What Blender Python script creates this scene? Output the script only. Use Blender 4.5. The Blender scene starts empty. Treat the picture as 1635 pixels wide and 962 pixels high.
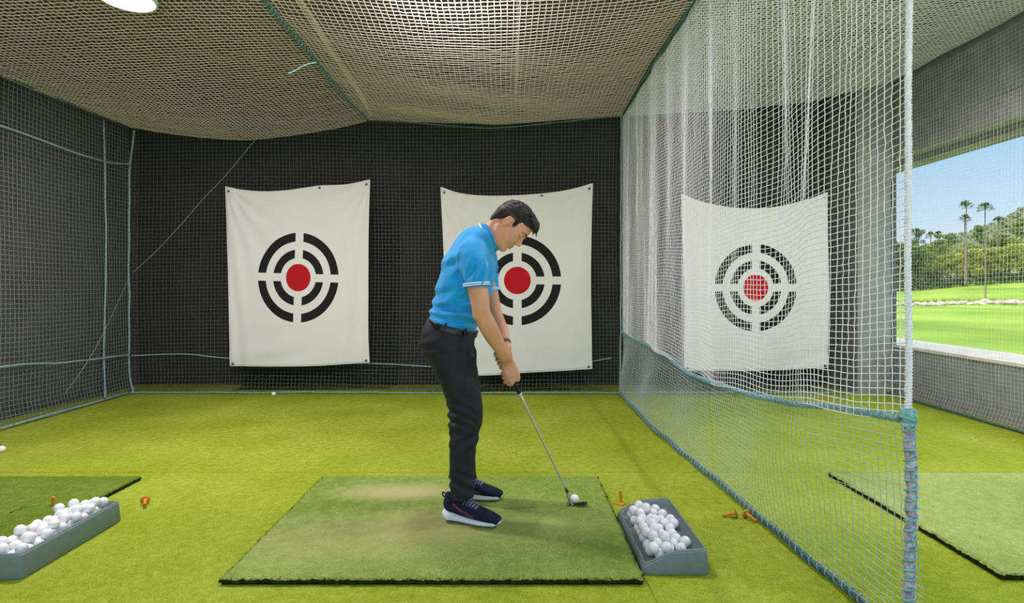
import bpy, bmesh, math, random
import numpy as np
from mathutils import Vector, Matrix

# ------------------------------------------------------------------ camera, world, sun, exposure
SC = bpy.context.scene
COL = SC.collection
W, H, FPX = 1635.0, 962.0, 900.0
CAMZ, CX, CY = 1.16, 817.5, 457.0          # eye height (m); principal column and horizon row of the photograph
camd = bpy.data.cameras.new('camera')
camd.sensor_width = 36.0
camd.lens = FPX / W * 36.0
camd.shift_y = (CY - H / 2) / W
camd.clip_start = 0.05
camd.clip_end = 3000
cam = bpy.data.objects.new('camera', camd)
COL.objects.link(cam)
cam.location = (0, 0, CAMZ)
cam.rotation_euler = (math.radians(90), 0, 0)
SC.camera = cam

SC.view_settings.view_transform = 'Standard'
SC.view_settings.look = 'None'
SC.view_settings.gamma = 1.0
SC.view_settings.use_curve_mapping = False
SC.view_settings.exposure = 0.38
SC.cycles.max_bounces = 8
SC.cycles.diffuse_bounces = 5
SC.cycles.sample_clamp_indirect = 6.0

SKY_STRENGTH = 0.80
SUN_STRENGTH = 2.7
LAMP_WATTS = 62.0

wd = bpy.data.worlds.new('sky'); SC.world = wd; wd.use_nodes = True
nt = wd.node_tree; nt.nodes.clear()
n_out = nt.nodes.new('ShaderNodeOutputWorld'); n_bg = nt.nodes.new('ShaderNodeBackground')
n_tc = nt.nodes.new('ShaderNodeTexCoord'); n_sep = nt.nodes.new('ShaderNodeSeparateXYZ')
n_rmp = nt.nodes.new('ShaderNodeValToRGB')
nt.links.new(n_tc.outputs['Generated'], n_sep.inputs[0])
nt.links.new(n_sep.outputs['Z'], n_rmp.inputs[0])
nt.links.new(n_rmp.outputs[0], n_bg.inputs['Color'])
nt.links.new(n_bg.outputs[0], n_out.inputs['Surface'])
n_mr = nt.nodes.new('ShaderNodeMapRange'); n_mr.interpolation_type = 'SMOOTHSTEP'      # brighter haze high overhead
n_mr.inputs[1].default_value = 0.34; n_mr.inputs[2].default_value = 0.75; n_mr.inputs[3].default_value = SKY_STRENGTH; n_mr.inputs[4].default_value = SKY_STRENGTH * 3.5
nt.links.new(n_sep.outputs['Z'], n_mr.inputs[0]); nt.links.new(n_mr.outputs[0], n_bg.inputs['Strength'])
def lin(c):
    c = [v / 255.0 for v in c]
    return tuple(v / 12.92 if v <= 0.04045 else ((v + 0.055) / 1.055) ** 2.4 for v in c)
el = n_rmp.color_ramp.elements
el[0].position = 0.0; el[0].color = (*lin((226, 238, 246)), 1)
el[1].position = 0.42; el[1].color = (*lin((128, 186, 232)), 1)
e = el.new(0.10); e.color = (*lin((196, 224, 244)), 1)
e = el.new(0.24); e.color = (*lin((146, 200, 240)), 1)
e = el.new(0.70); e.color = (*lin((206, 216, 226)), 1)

sun = bpy.data.lights.new('sun', 'SUN'); sun.energy = SUN_STRENGTH; sun.angle = 0.01
sun.color = (1.0, 0.95, 0.86)
so = bpy.data.objects.new('sun', sun); COL.objects.link(so)
so.rotation_euler = Vector((0.55, 0.38, -0.74)).to_track_quat('-Z', 'Y').to_euler()

# ------------------------------------------------------------------ helpers
rng = np.random.default_rng(7)
random.seed(7)
def J(px, py, d):
    """photo pixel at depth d -> point in the room"""
    return np.array([(px - CX) / FPX * d, d, CAMZ - (py - CY) / FPX * d])

def tag(o, label=None, cat=None, group=None, kind=None):
    if label: o['label'] = label
    if cat: o['category'] = cat
    if group: o['group'] = group
    if kind: o['kind'] = kind
    return o

def empty(name, loc=(0, 0, 0), rz=0.0):
    o = bpy.data.objects.new(name, None); COL.objects.link(o)
    o.location = loc; o.rotation_euler = (0, 0, rz); o.empty_display_size = 0.1
    return o

def link(name, me, mats=None, parent=None, smooth=True):
    o = bpy.data.objects.new(name, me); COL.objects.link(o)
    if mats is not None:
        for m in (mats if isinstance(mats, (list, tuple)) else [mats]): me.materials.append(m)
    if smooth and len(me.polygons):
        me.polygons.foreach_set('use_smooth', np.ones(len(me.polygons), dtype=bool))
    if parent is not None: o.parent = parent
    return o

def mesh_np(name, verts, faces, mats=None, parent=None, smooth=True, midx=None):
    """faces: (N,k) int array or list of such arrays"""
    verts = np.asarray(verts, dtype=np.float32)
    if not isinstance(faces, list): faces = [faces]
    faces = [np.asarray(f, dtype=np.int32) for f in faces if len(f)]
    me = bpy.data.meshes.new(name)
    me.vertices.add(len(verts)); me.vertices.foreach_set('co', verts.ravel())
    tot = np.concatenate([np.full(len(f), f.shape[1], dtype=np.int32) for f in faces])
    idx = np.concatenate([f.ravel() for f in faces])
    me.loops.add(len(idx)); me.loops.foreach_set('vertex_index', idx)
    me.polygons.add(len(tot))
    st = np.concatenate([[0], np.cumsum(tot)[:-1]]).astype(np.int32)
    me.polygons.foreach_set('loop_start', st)
    try: me.polygons.foreach_set('loop_total', tot)
    except Exception: pass
    if midx is not None: me.polygons.foreach_set('material_index', np.asarray(midx, dtype=np.int32))
    me.update(calc_edges=True); me.validate()
    return link(name, me, mats, parent, smooth)

def bm_obj(name, bm, mats=None, parent=None, smooth=False, bevel=0.0, seg=2):
    if bevel > 0:
        bmesh.ops.bevel(bm, geom=list(bm.edges), offset=bevel, segments=seg, profile=0.6, affect='EDGES', clamp_overlap=True)
    bmesh.ops.recalc_face_normals(bm, faces=bm.faces)
    me = bpy.data.meshes.new(name); bm.to_mesh(me); bm.free()
    return link(name, me, mats, parent, smooth)

def box(bm, lo, hi):
    vs = [bm.verts.new((x, y, z)) for z in (lo[2], hi[2]) for y in (lo[1], hi[1]) for x in (lo[0], hi[0])]
    for f in ((0, 2, 3, 1), (4, 5, 7, 6), (0, 1, 5, 4), (2, 6, 7, 3), (0, 4, 6, 2), (1, 3, 7, 5)):
        bm.faces.new([vs[i] for i in f])

def lathe(prof, n=24, cap=True):
    """prof: list of (r,z); returns verts, quads (+ capped with tiny radius)"""
    V = []; F = []
    for r, z in prof:
        for k in range(n):
            a = 2 * math.pi * k / n
            V.append((r * math.cos(a), r * math.sin(a), z))
    for i in range(len(prof) - 1):
        for k in range(n):
            a, b = i * n + k, i * n + (k + 1) % n
            F.append((a, b, b + n, a + n))
    return np.array(V), np.array(F)

def frames(P):
    T = np.gradient(P, axis=0); T /= np.linalg.norm(T, axis=1, keepdims=True) + 1e-12
    N = np.zeros_like(P)
    ref = np.array([0, 0, 1.0]) if abs(T[0][2]) < 0.9 else np.array([0, 1.0, 0])
    n = np.cross(T[0], ref); n /= np.linalg.norm(n)
    for i in range(len(P)):
        n = n - T[i] * np.dot(n, T[i]); n /= np.linalg.norm(n) + 1e-12; N[i] = n
    return T, N, np.cross(T, N)

def tube_geo(P, R, n=10, twist=0.0, lobes=0, depth=0.0, cap=True):
    P = np.asarray(P, float); m = len(P)
    R = np.broadcast_to(np.asarray(R, float), (m,))
    T, N, B = frames(P)
    s = np.concatenate([[0], np.cumsum(np.linalg.norm(np.diff(P, axis=0), axis=1))])
    a = 2 * np.pi * np.arange(n) / n
    rr = R[:, None] * (1 + depth * np.cos(lobes * a[None, :] - twist * s[:, None])) if lobes else R[:, None] * np.ones((1, n))
    V = P[:, None, :] + rr[..., None] * (np.cos(a)[None, :, None] * N[:, None, :] + np.sin(a)[None, :, None] * B[:, None, :])
    V = V.reshape(-1, 3)
    i = np.arange(m - 1)[:, None] * n; k = np.arange(n)[None, :]; k2 = (k + 1) % n
    F = np.stack([i + k, i + k2, i + n + k2, i + n + k], -1).reshape(-1, 4)
    Fs = [F]
    if cap:
        Fs.append(np.array([np.arange(n)[::-1]])); Fs.append(np.array([np.arange(n) + (m - 1) * n]))
    return V, Fs

def tube(name, P, R, mat, parent=None, n=10, **kw):
    V, F = tube_geo(P, R, n, **kw)
    return mesh_np(name, V, F, mat, parent)

def join_geo(parts):
    """[(V,[F...])] -> V,[F]"""
    V = []; F = {}; off = 0
    for v, fs in parts:
        V.append(np.asarray(v, float))
        for f in (fs if isinstance(fs, list) else [fs]):
            f = np.asarray(f); F.setdefault(f.shape[1], []).append(f + off)
        off += len(v)
    return np.concatenate(V), [np.concatenate(x) for x in F.values()]

def spline(pts, n=8):
    """Catmull-Rom through pts (rows may hold extra columns)"""
    p = np.asarray(pts, float); p = np.vstack([2 * p[0] - p[1], p, 2 * p[-1] - p[-2]])
    out = []
    for i in range(1, len(p) - 2):
        for k in range(n):
            t = k / n
            out.append(0.5 * (2 * p[i] + (p[i + 1] - p[i - 1]) * t + (2 * p[i - 1] - 5 * p[i] + 4 * p[i + 1] - p[i + 2]) * t * t
                              + (3 * p[i] - p[i - 1] - 3 * p[i + 1] + p[i + 2]) * t ** 3))
    out.append(p[-2])
    return np.array(out)

def noise3(p, seed=0, oct=3, scale=1.0):
    """cheap smooth sum-of-sines noise for arrays (...,3), about -1..1"""
    r = np.random.default_rng(seed); out = 0; amp = 1; tot = 0
    for o in range(oct):
        for _ in range(3):
            k = r.normal(size=3) * scale * (2 ** o) * 1.6; ph = r.uniform(0, 6.28)
            out = out + amp * np.sin(p[..., 0] * k[0] + p[..., 1] * k[1] + p[..., 2] * k[2] + ph)
        tot += amp * 2.0; amp *= 0.5
    return out / tot

# ------------------------------------------------------------------ materials
def mat(name, rgb, rough=0.6, rgb2=None, nscale=20.0, bump=0.0, bscale=200.0, metal=0.0, spec=0.5, detail=4.0, lo=0.35, hi=0.65, coat=0.0, stretch=None, sheen=0.0):
    m = bpy.data.materials.new(name); m.use_nodes = True
    t = m.node_tree; b = t.nodes['Principled BSDF']
    b.inputs['Base Color'].default_value = (*lin(rgb), 1)
    b.inputs['Roughness'].default_value = rough
    b.inputs['Metallic'].default_value = metal
    b.inputs['Specular IOR Level'].default_value = spec
    b.inputs['Coat Weight'].default_value = coat
    if sheen: b.inputs['Sheen Weight'].default_value = sheen
    tc = t.nodes.new('ShaderNodeTexCoord'); vec = tc.outputs['Object']
    if stretch:
        mp = t.nodes.new('ShaderNodeMapping'); mp.inputs['Scale'].default_value = stretch
        t.links.new(vec, mp.inputs['Vector']); vec = mp.outputs[0]
    if rgb2 is not None:
        nz = t.nodes.new('ShaderNodeTexNoise'); nz.inputs['Scale'].default_value = nscale; nz.inputs['Detail'].default_value = detail
        rp = t.nodes.new('ShaderNodeValToRGB')
        rp.color_ramp.elements[0].position = lo; rp.color_ramp.elements[0].color = (*lin(rgb), 1)
        rp.color_ramp.elements[1].position = hi; rp.color_ramp.elements[1].color = (*lin(rgb2), 1)
        t.links.new(vec, nz.inputs['Vector']); t.links.new(nz.outputs['Fac'], rp.inputs[0]); t.links.new(rp.outputs[0], b.inputs['Base Color'])
    if bump > 0:
        nb = t.nodes.new('ShaderNodeTexNoise'); nb.inputs['Scale'].default_value = bscale; nb.inputs['Detail'].default_value = 3
        bp = t.nodes.new('ShaderNodeBump'); bp.inputs['Strength'].default_value = bump; bp.inputs['Distance'].default_value = 0.01
        t.links.new(vec, nb.inputs['Vector']); t.links.new(nb.outputs['Fac'], bp.inputs['Height']); t.links.new(bp.outputs[0], b.inputs['Normal'])
    return m

def turf_mat(name, dark, mid, light, worn=None, wornpos=None):
    """looped artificial turf: large patches, fine curled fibres"""
    m = bpy.data.materials.new(name); m.use_nodes = True
    t = m.node_tree; b = t.nodes['Principled BSDF']; N = t.nodes.new; L = t.links.new
    b.inputs['Roughness'].default_value = 0.9; b.inputs['Specular IOR Level'].default_value = 0.1
    tc = N('ShaderNodeTexCoord')
    big = N('ShaderNodeTexNoise'); big.inputs['Scale'].default_value = 1.6; big.inputs['Detail'].default_value = 3
    fine = N('ShaderNodeTexNoise'); fine.inputs['Scale'].default_value = 95; fine.inputs['Detail'].default_value = 2; fine.inputs['Distortion'].default_value = 2.5
    mid_n = N('ShaderNodeTexNoise'); mid_n.inputs['Scale'].default_value = 22; mid_n.inputs['Detail'].default_value = 4
    for n in (big, fine, mid_n): L(tc.outputs['Object'], n.inputs['Vector'])
    a = N('ShaderNodeMath'); a.operation = 'MULTIPLY_ADD'; a.inputs[1].default_value = 0.75; L(fine.outputs['Fac'], a.inputs[0])
    s = N('ShaderNodeMath'); s.operation = 'MULTIPLY'; s.inputs[1].default_value = 0.35; L(big.outputs['Fac'], s.inputs[0]); 
    s2 = N('ShaderNodeMath'); s2.operation = 'MULTIPLY_ADD'; s2.inputs[1].default_value = 0.30; L(mid_n.outputs['Fac'], s2.inputs[0]); L(s.outputs[0], s2.inputs[2])
    L(s2.outputs[0], a.inputs[2])
    rp = N('ShaderNodeValToRGB'); e = rp.color_ramp.elements
    e[0].position = 0.46; e[0].color = (*lin(dark), 1); e[1].position = 0.94; e[1].color = (*lin(light), 1)
    k = e.new(0.69); k.color = (*lin(mid), 1)
    L(a.outputs[0], rp.inputs[0]); col = rp.outputs[0]
    if worn is not None:
        for (px, py, sx, sy, amt) in wornpos:
            mp = N('ShaderNodeMapping'); mp.inputs['Location'].default_value = (-px * sx, -py * sy, 0); mp.inputs['Scale'].default_value = (sx, sy, 0)
            L(tc.outputs['Object'], mp.inputs[0])
            wv = N('ShaderNodeVectorMath'); wv.operation = 'MULTIPLY_ADD'; wv.inputs[1].default_value = (0.5, 0.5, 0); L(mid_n.outputs['Color'], wv.inputs[0]); L(mp.outputs[0], wv.inputs[2])
            ln = N('ShaderNodeVectorMath'); ln.operation = 'LENGTH'; L(wv.outputs[0], ln.inputs[0])
            mr = N('ShaderNodeMapRange'); mr.inputs[1].default_value = 0.2; mr.inputs[2].default_value = 1.3; mr.inputs[3].default_value = amt; mr.inputs[4].default_value = 0
            mr.interpolation_type = 'SMOOTHSTEP'
            L(ln.outputs['Value'], mr.inputs[0])
            mx = N('ShaderNodeMix'); mx.data_type = 'RGBA'; L(mr.outputs[0], mx.inputs[0]); L(col, mx.inputs[6]); mx.inputs[7].default_value = (*lin(worn), 1); col = mx.outputs[2]
    L(col, b.inputs['Base Color'])
    bp = N('ShaderNodeBump'); bp.inputs['Strength'].default_value = 0.6; bp.inputs['Distance'].default_value = 0.012
    L(fine.outputs['Fac'], bp.inputs['Height']); L(bp.outputs[0], b.inputs['Normal'])
    return m

M = {}
M['turf'] = turf_mat('range_turf', (118, 136, 18), (152, 171, 44), (193, 207, 92))
M['mat_pile'] = turf_mat('mat_pile', (96, 120, 42), (132, 156, 68), (180, 196, 118), (196, 188, 130),
                        [(-0.53, 3.14, 2.6, 7, 0.75), (-0.30, 2.75, 3.0, 4.5, 0.42), (-0.55, 2.62, 1.6, 3.0, 0.3), (0.15, 2.75, 2.2, 4.0, 0.25)])
M['mat_plain'] = turf_mat('mat_plain', (74, 96, 20), (106, 130, 40), (148, 164, 76))
M['mat_pale'] = turf_mat('mat_pale', (114, 140, 56), (154, 178, 90), (196, 212, 138))
M['mat_edge'] = mat('mat_edge', (34, 50, 10), 0.95, (56, 76, 20), 160, spec=0.05)
M['rubber'] = mat('black_rubber', (20, 22, 16), 0.9, spec=0.1)
M['dark_wall'] = mat('dark_wall', (50, 50, 49), 0.9, (60, 60, 58), 3.0, spec=0.1)
M['left_wall'] = mat('charcoal_wall', (82, 83, 84), 0.9, (92, 93, 94), 3.0, spec=0.1)
M['ceiling'] = mat('ceiling_board', (104, 100, 96), 0.95, (114, 110, 105), 2.0, spec=0.1)
M['concrete'] = mat('concrete', (142, 144, 142), 0.9, (160, 161, 158), 8.0, bump=0.15, bscale=60, spec=0.2)
M['sill'] = mat('painted_sill', (222, 212, 198), 0.95, (236, 228, 214), 10, spec=0.05)
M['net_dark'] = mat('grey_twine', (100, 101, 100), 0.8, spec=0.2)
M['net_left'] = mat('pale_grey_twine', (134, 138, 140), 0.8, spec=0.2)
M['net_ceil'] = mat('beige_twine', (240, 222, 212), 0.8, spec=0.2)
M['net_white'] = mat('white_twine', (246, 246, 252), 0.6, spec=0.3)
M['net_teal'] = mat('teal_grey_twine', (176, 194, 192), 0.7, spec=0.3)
M['rope'] = mat('teal_rope', (112, 146, 150), 0.85, (160, 188, 190), 90, spec=0.2)
M['rope_dark'] = mat('dark_teal_rope', (66, 98, 98), 0.85, (104, 140, 142), 90, spec=0.2)
M['rope_pole'] = mat('lavender_grey_rope', (128, 124, 146), 0.8, (196, 194, 206), 70, spec=0.2)
M['rope_white'] = mat('white_rope', (214, 218, 232), 0.75, (244, 246, 250), 120, spec=0.3)
M['lash'] = mat('teal_lashing', (104, 158, 164), 0.7, (150, 196, 200), 60, spec=0.3)
M['tray'] = mat('grey_plastic', (118, 134, 132), 0.5, (126, 142, 140), 30, bump=0.05, bscale=300, spec=0.4)
M['ball'] = mat('white_ball', (250, 249, 248), 0.35, spec=0.5, coat=0.2)
M['tee'] = mat('orange_rubber', (214, 134, 38), 0.55, (226, 150, 52), 40, spec=0.4)
M['grommet'] = mat('dark_metal', (50, 50, 48), 0.4, metal=0.8)
# ------------------------------------------------------------------ room shell
def struct(name, boxes, m, bevel=0.0):
    bm = bmesh.new()
    for lo, hi in boxes: box(bm, lo, hi)
    return tag(bm_obj(name, bm, m, bevel=bevel), kind='structure')

YF, YB, XL, XR = -1.3, 6.66, -4.42, 4.15          # inside faces of the back, left and window walls
ZC = 3.55
struct('floor', [((XL - .3, YF, -0.25), (4.75, 7.2, 0.0))], M['turf'])
struct('wall_back', [((XL - .3, YB, 0), (3.74, YB + .25, ZC + .3))], M['dark_wall'])
struct('wall_left', [((XL - .3, YF, 0), (XL, YB, ZC + .3))], M['left_wall'])
struct('ceiling', [((XL - .3, YF, ZC), (4.9, YB + .9, ZC + .3))], M['ceiling'])
struct('wall_right', [((XR + .02, YF, 0), (4.72, 7.2, 0.50)), ((XR + .02, YF, 2.62), (4.72, 7.2, ZC)),
                      ((XR + .02, YF, 0.5), (4.72, -0.6, 2.62)), ((3.74, 6.10, 0), (4.10, 7.2, ZC))], M['concrete'])
struct('trim_1', [((XR - .0, YF, 0.50), (4.74, 7.2, 0.53))], M['sill'], bevel=0.004)                 # window sill
struct('trim_2', [((XR + .0, YF, 2.56), (XR + .10, 7.2, 2.66)), ((4.5, YF, 2.55), (4.74, 7.2, 2.64))], M['concrete'], bevel=0.004)   # lintel edge
fr = bmesh.new()
box(fr, (4.14, 6.12, 0.53), (4.175, 6.17, 2.56))
wf = bm_obj('window_1', fr, mat('dark_frame', (70, 74, 78), 0.5), bevel=0.003); tag(wf, kind='structure')
# laid turf joint across the bays and the narrow apron at the front
jm = mat('turf_joint', (132, 150, 34), 0.95, spec=0.05)
struct('trim_3', [((XL, 3.52, 0.0), (XR, 3.525, 0.0007))], jm)
bm = bmesh.new(); box(bm, (0.53, 1.2, 0.0), (0.534, 2.22, 0.003)); tag(bm_obj('trim_4', bm, jm), kind='structure')

# ------------------------------------------------------------------ netting
def netting(name, P, us, vs, r, m, parent=None, jit=0.0, seed=1):
    """knotted net: P(U,V) -> (...,3); one thread along every u and every v value"""
    U, V = np.meshgrid(us, vs, indexing='ij')
    G = P(U, V)
    if jit: 
        g = np.random.default_rng(seed); G = G + g.normal(size=G.shape) * jit
    parts = []
    for A in (G, np.swapaxes(G, 0, 1)):
        n, k, _ = A.shape                       # n threads of k nodes
        T = np.gradient(A, axis=1); T /= np.linalg.norm(T, axis=2, keepdims=True) + 1e-9
        nrm = np.cross(np.gradient(G, axis=0), np.gradient(G, axis=1))
        if A is not G: nrm = np.swapaxes(nrm, 0, 1)
        nrm = nrm / (np.linalg.norm(nrm, axis=2, keepdims=True) + 1e-9)
        S = np.cross(T, nrm); S /= np.linalg.norm(S, axis=2, keepdims=True) + 1e-9
        vv = []
        for a in (0.5, 2.5944, 4.6888):
            vv.append(A + r * (math.cos(a) * S + math.sin(a) * nrm))
        VV = np.stack(vv, 2).reshape(-1, 3)
        i = (np.arange(n)[:, None] * k + np.arange(k - 1)[None, :]).reshape(-1, 1) * 3
        c = np.arange(3)[None, :]; c2 = (c + 1) % 3
        parts.append((VV, [np.stack([i + c, i + c2, i + 3 + c2, i + 3 + c], -1).reshape(-1, 4)]))
    Vt, Ft = join_geo(parts)
    return mesh_np(name, Vt, Ft, m, parent)

def rope(name, pts, r, m, parent, wav=0.0, seed=0, n=10, per=0.02, lashing=None, lash_pitch=0.03, lash_r=.26):
    P = spline(pts, 6)
    L = np.linalg.norm(np.diff(P, axis=0), axis=1).sum()
    k = max(12, int(L / per)); s = np.concatenate([[0], np.cumsum(np.linalg.norm(np.diff(P, axis=0), axis=1))])
    t = np.linspace(0, s[-1], k); P = np.stack([np.interp(t, s, P[:, i]) for i in range(3)], 1)
    if wav: P = P + wav * np.stack([noise3(P, seed + i, 2, 3.0) for i in range(3)], 1)
    V, F = tube_geo(P, r, 9, twist=2 * np.pi / (r * 6), lobes=3, depth=0.18)
    o = mesh_np(name, V, F, m, parent)
    if lashing is not None:
        T, N, B = frames(P)
        kk = int(L / lash_pitch * 14); ti = np.linspace(0, len(P) - 1, kk)
        f = lambda A: np.stack([np.interp(ti, np.arange(len(P)), A[:, i]) for i in range(3)], 1)
        ph = np.linspace(0, L / lash_pitch * 2 * np.pi, kk) + 0.5 * noise3(f(P), 5, 2, 9.0)
        Q = f(P) + (r * 1.16) * (np.cos(ph)[:, None] * f(N) + np.sin(ph)[:, None] * f(B))
        V, F = tube_geo(Q, r * lash_r, 5)
        mesh_np('lashing', V, F, lashing, o)
    return o

CELL = 0.04
# --- back wall, first two bays
yb = 6.12
def fold(x, z, s): return 0.012 * noise3(np.stack([x * 2.2, x * 0, z * 0.5], -1), s, 3, 2.0)
def P_back(U, V):
    hem = np.clip(0.18 - V, 0, 1) / 0.18
    return np.stack([U + 0.012 * np.sin(V * 2 + U), yb + fold(U, V, 3) - 0.03 * hem, V + 0.012 * np.sin(U * 1.7)], -1)
def top_z(x):                                   # where roof nets meet the back wall
    xs = [-4.16, -2.9, -1.55, -0.2, 1.17, 2.5, 3.2, 4.12]; zs = [2.88, 2.82, 2.95, 2.86, 2.99, 2.98, 3.08, 3.36]
    return np.interp(x, xs, zs)
bn = tag(empty('wall_net', (-1.5, yb, 0)), 'grey square mesh net hung over the black back wall behind two banners', 'net')
def sub(parent, o):
    o.parent = parent; o.matrix_parent_inverse = parent.matrix_world.inverted(); return o
def child(parent):                              # parent given in world coordinates
    bpy.context.view_layer.update(); return parent
def keep(parent, *objs):
    inv = Matrix.Translation(parent.location).inverted()
    for o in objs: o.parent = parent; o.matrix_parent_inverse = inv
xs = np.arange(-4.14, 1.17, CELL); zs = np.arange(0.02, 3.02, CELL)
keep(bn, netting('netting', P_back, xs, zs, 0.0028, M['net_dark'], jit=0.0015))
keep(bn, rope('hem_rope', [(-4.13, 6.07, .015), (-2.5, 6.08, .02), (-0.5, 6.07, .015), (1.17, 6.06, .02)], .008, M['rope'], None, .006, 2),
     rope('cross_rope', [J(210, 567, 6.09), J(290, 565, 6.09), J(370, 572, 6.09), J(590, 580, 6.09), J(770, 588, 6.09), J(900, 583, 6.09), J(976, 571, 6.09)], .006, M['rope'], None, .004, 4),
     rope('corner_rope', [J(214, 628, 6.08), J(207, 590, 6.08), J(206, 480, 6.08), J(206, 330, 6.08), J(208, 262, 6.08), J(215, 208, 6.08)], .010, M['rope'], None, .006, 6),
     rope('loose_cord', [J(412, 216, 6.08), J(370, 268, 6.08), J(318, 325, 6.08), J(258, 392, 6.08), J(212, 436, 6.08)], .004, M['net_left'], None, .004, 8))
# --- back wall, bay by the window
bn2 = tag(empty('wall_net', (2.5, yb, 0)), 'grey mesh net over the black wall behind the banner seen through the divider', 'net')
keep(bn2, netting('netting', P_back, np.arange(1.21, 3.72, CELL), np.arange(0.02, 3.32, CELL), 0.0028, M['net_dark'], jit=0.0015),
     rope('hem_rope', [(1.2, 6.07, .015), (2.4, 6.08, .02), (3.72, 6.06, .02)], .008, M['rope'], None, .006, 12))
# --- left wall
xl = -4.14
def P_left(U, V):
    hem = np.clip(0.2 - V, 0, 1) / 0.2
    return np.stack([xl + fold(U, V, 9) + 0.04 * hem, U + 0.01 * np.sin(V * 2), V + 0.012 * np.sin(U * 2.1)], -1)
ln = tag(empty('wall_net', (xl, 3.5, 0)), 'pale grey mesh net along the charcoal side wall with upright blue-grey ropes', 'net')
keep(ln, netting('netting', P_left, np.arange(0.6, 6.12, CELL), np.arange(0.02, 2.92, CELL), 0.0028, M['net_left'], jit=0.0015),
     rope('hem_rope', [(-4.12, 0.7, .02), (-4.11, 3, .015), (-4.10, 4.6, .02), (-4.12, 6.05, .02)], .010, M['rope'], None, .006, 2),
     rope('upper_rope', [(-4.11, .7, 2.42), (-4.11, 3.0, 2.46), (-4.11, 4.58, 2.45), (-4.10, 5.2, 2.42), (-4.10, 5.7, 2.42), (-4.10, 6.05, 2.47)], .009, M['rope'], None, .005, 3),
     rope('cross_rope', [(-4.11, .7, .55), (-4.11, 3.0, .53), (-4.11, 4.58, .51), (-4.10, 5.2, .46), (-4.10, 5.7, .44), (-4.10, 6.05, .43)], .008, M['rope'], None, .005, 4),
     rope('upright_rope', [J(168, 636, 5.68), J(166, 560, 5.68), J(169, 420, 5.68), J(168, 300, 5.68), J(167, 192, 5.68)], .008, M['rope'], None, .006, 5),
     rope('loose_cord', [J(204, 448, 5.95), J(180, 500, 5.6), J(150, 560, 5.3), J(105, 628, 5.0)], .003, M['net_left'], None, .004, 8))
# --- roof nets
def roof_net(name, x0, x1, z0, z1, sag, m, label, y0=0.9, y1=6.10, cell=CELL, seed=0, rr=0.0029):
    def P(U, V):
        a = (U - x0) / (x1 - x0); base = z0 + (z1 - z0) * a
        b = np.clip((y1 - V) / 1.6, 0, 1)
        s = 4 * a * (1 - a)
        z = base - sag * s * (0.55 + 0.45 * np.sin(V * 1.1 + seed)) + 0.05 * s * b + 0.014 * noise3(np.stack([U, V, U * 0], -1), seed, 3, 1.5)
        z = z + (top_z(U) - base) * (1 - b) * 0.8 + (sag * s * 0.5) * (1 - b)
        return np.stack([U + 0.012 * np.sin(V * 2.3), V, z], -1)
    r = tag(empty(name, ((x0 + x1) / 2, 3.5, z0)), label, 'net')
    keep(r, netting('netting', P, np.arange(x0, x1 + .01, cell), np.arange(y0, y1, cell), rr, m, jit=0.0015, seed=seed))
    return r, P
r1, PR1 = roof_net('roof_net', -4.14, -1.56, 2.87, 2.96, 0.21, M['net_ceil'], 'sagging pale mesh net under the ceiling beside the charcoal side wall', seed=1)
r2, PR2 = roof_net('roof_net', -1.56, 1.16, 2.96, 3.02, 0.21, M['net_ceil'], 'sagging pale mesh net under the ceiling above the golfer', seed=3)
r3, PR3 = roof_net('roof_net', 1.22, 4.10, 3.02, 3.36, 0.14, M['net_white'], 'sagging pale mesh net under the ceiling in the window bay', seed=5, rr=.0034)
keep(r1, rope('edge_rope', [(-4.10, y, 2.87 - .005) for y in (0.9, 2.5, 4, 5, 6.05)], .008, M['rope_dark'], None, .008, 1))
keep(r2, rope('seam_rope', [(-1.56, y, 2.965 + 0.02 * math.sin(y)) for y in (0.9, 2.2, 3.4, 4.6, 5.4, 6.05)], .014, M['rope_dark'], None, .012, 2, lashing=M['rope'], lash_pitch=.06),
     rope('wall_edge_rope', [(x, 6.06, float(top_z(x))) for x in (-1.5, -0.8, -0.2, 0.5, 1.15)], .007, M['rope_dark'], None, .006, 3),
     rope('divider_edge_rope', [(1.17, y, 3.01) for y in (0.9, 2.5, 4, 5.2, 6.05)], .010, M['rope_dark'], None, .006, 4),
     rope('loose_cord', [J(505, 100, 3.9), J(488, 104, 3.95), J(474, 112, 4.0), J(462, 117, 4.05)], .005, M['rope'], None, .004, 8))
keep(r3, rope('edge_rope', [(4.09, y, 3.35) for y in (0.9, 2.5, 4, 5.2, 6.0)], .008, M['rope_dark'], None, .006, 5),
     rope('wall_edge_rope', [(x, 6.06, float(top_z(x))) for x in (1.25, 2.0, 2.6, 3.2, 3.7)], .007, M['rope_dark'], None, .006, 6))
# --- net over the window wall
wn = tag(empty('window_net', (4.09, 3.0, 0)), 'fine white mesh net stretched over the open window and low grey wall', 'net')
def P_win(U, V):
    hem = np.clip(0.14 - V, 0, 1) / 0.14
    return np.stack([4.10 + fold(U, V, 21) * .8 - 0.06 * hem, U + 0.01 * np.sin(V * 2), V + 0.012 * np.sin(U * 2.1)], -1)
keep(wn, netting('netting', P_win, np.arange(3.4, 6.08, 0.036), np.arange(0.02, 3.33, 0.036), 0.0008, M['net_white'], jit=0.0012),
     rope('hem_rope', [(4.02, 3.4, .02), (4.02, 4.4, .015), (4.02, 5.2, .02), (4.03, 6.05, .02)], .012, M['rope_dark'], None, .006, 2),
     rope('upper_rope', [(4.08, 3.4, 2.83), (4.08, 4.6, 2.82), (4.08, 5.4, 2.80), (4.08, 6.05, 2.78)], .007, M['rope'], None, .005, 3))

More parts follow.
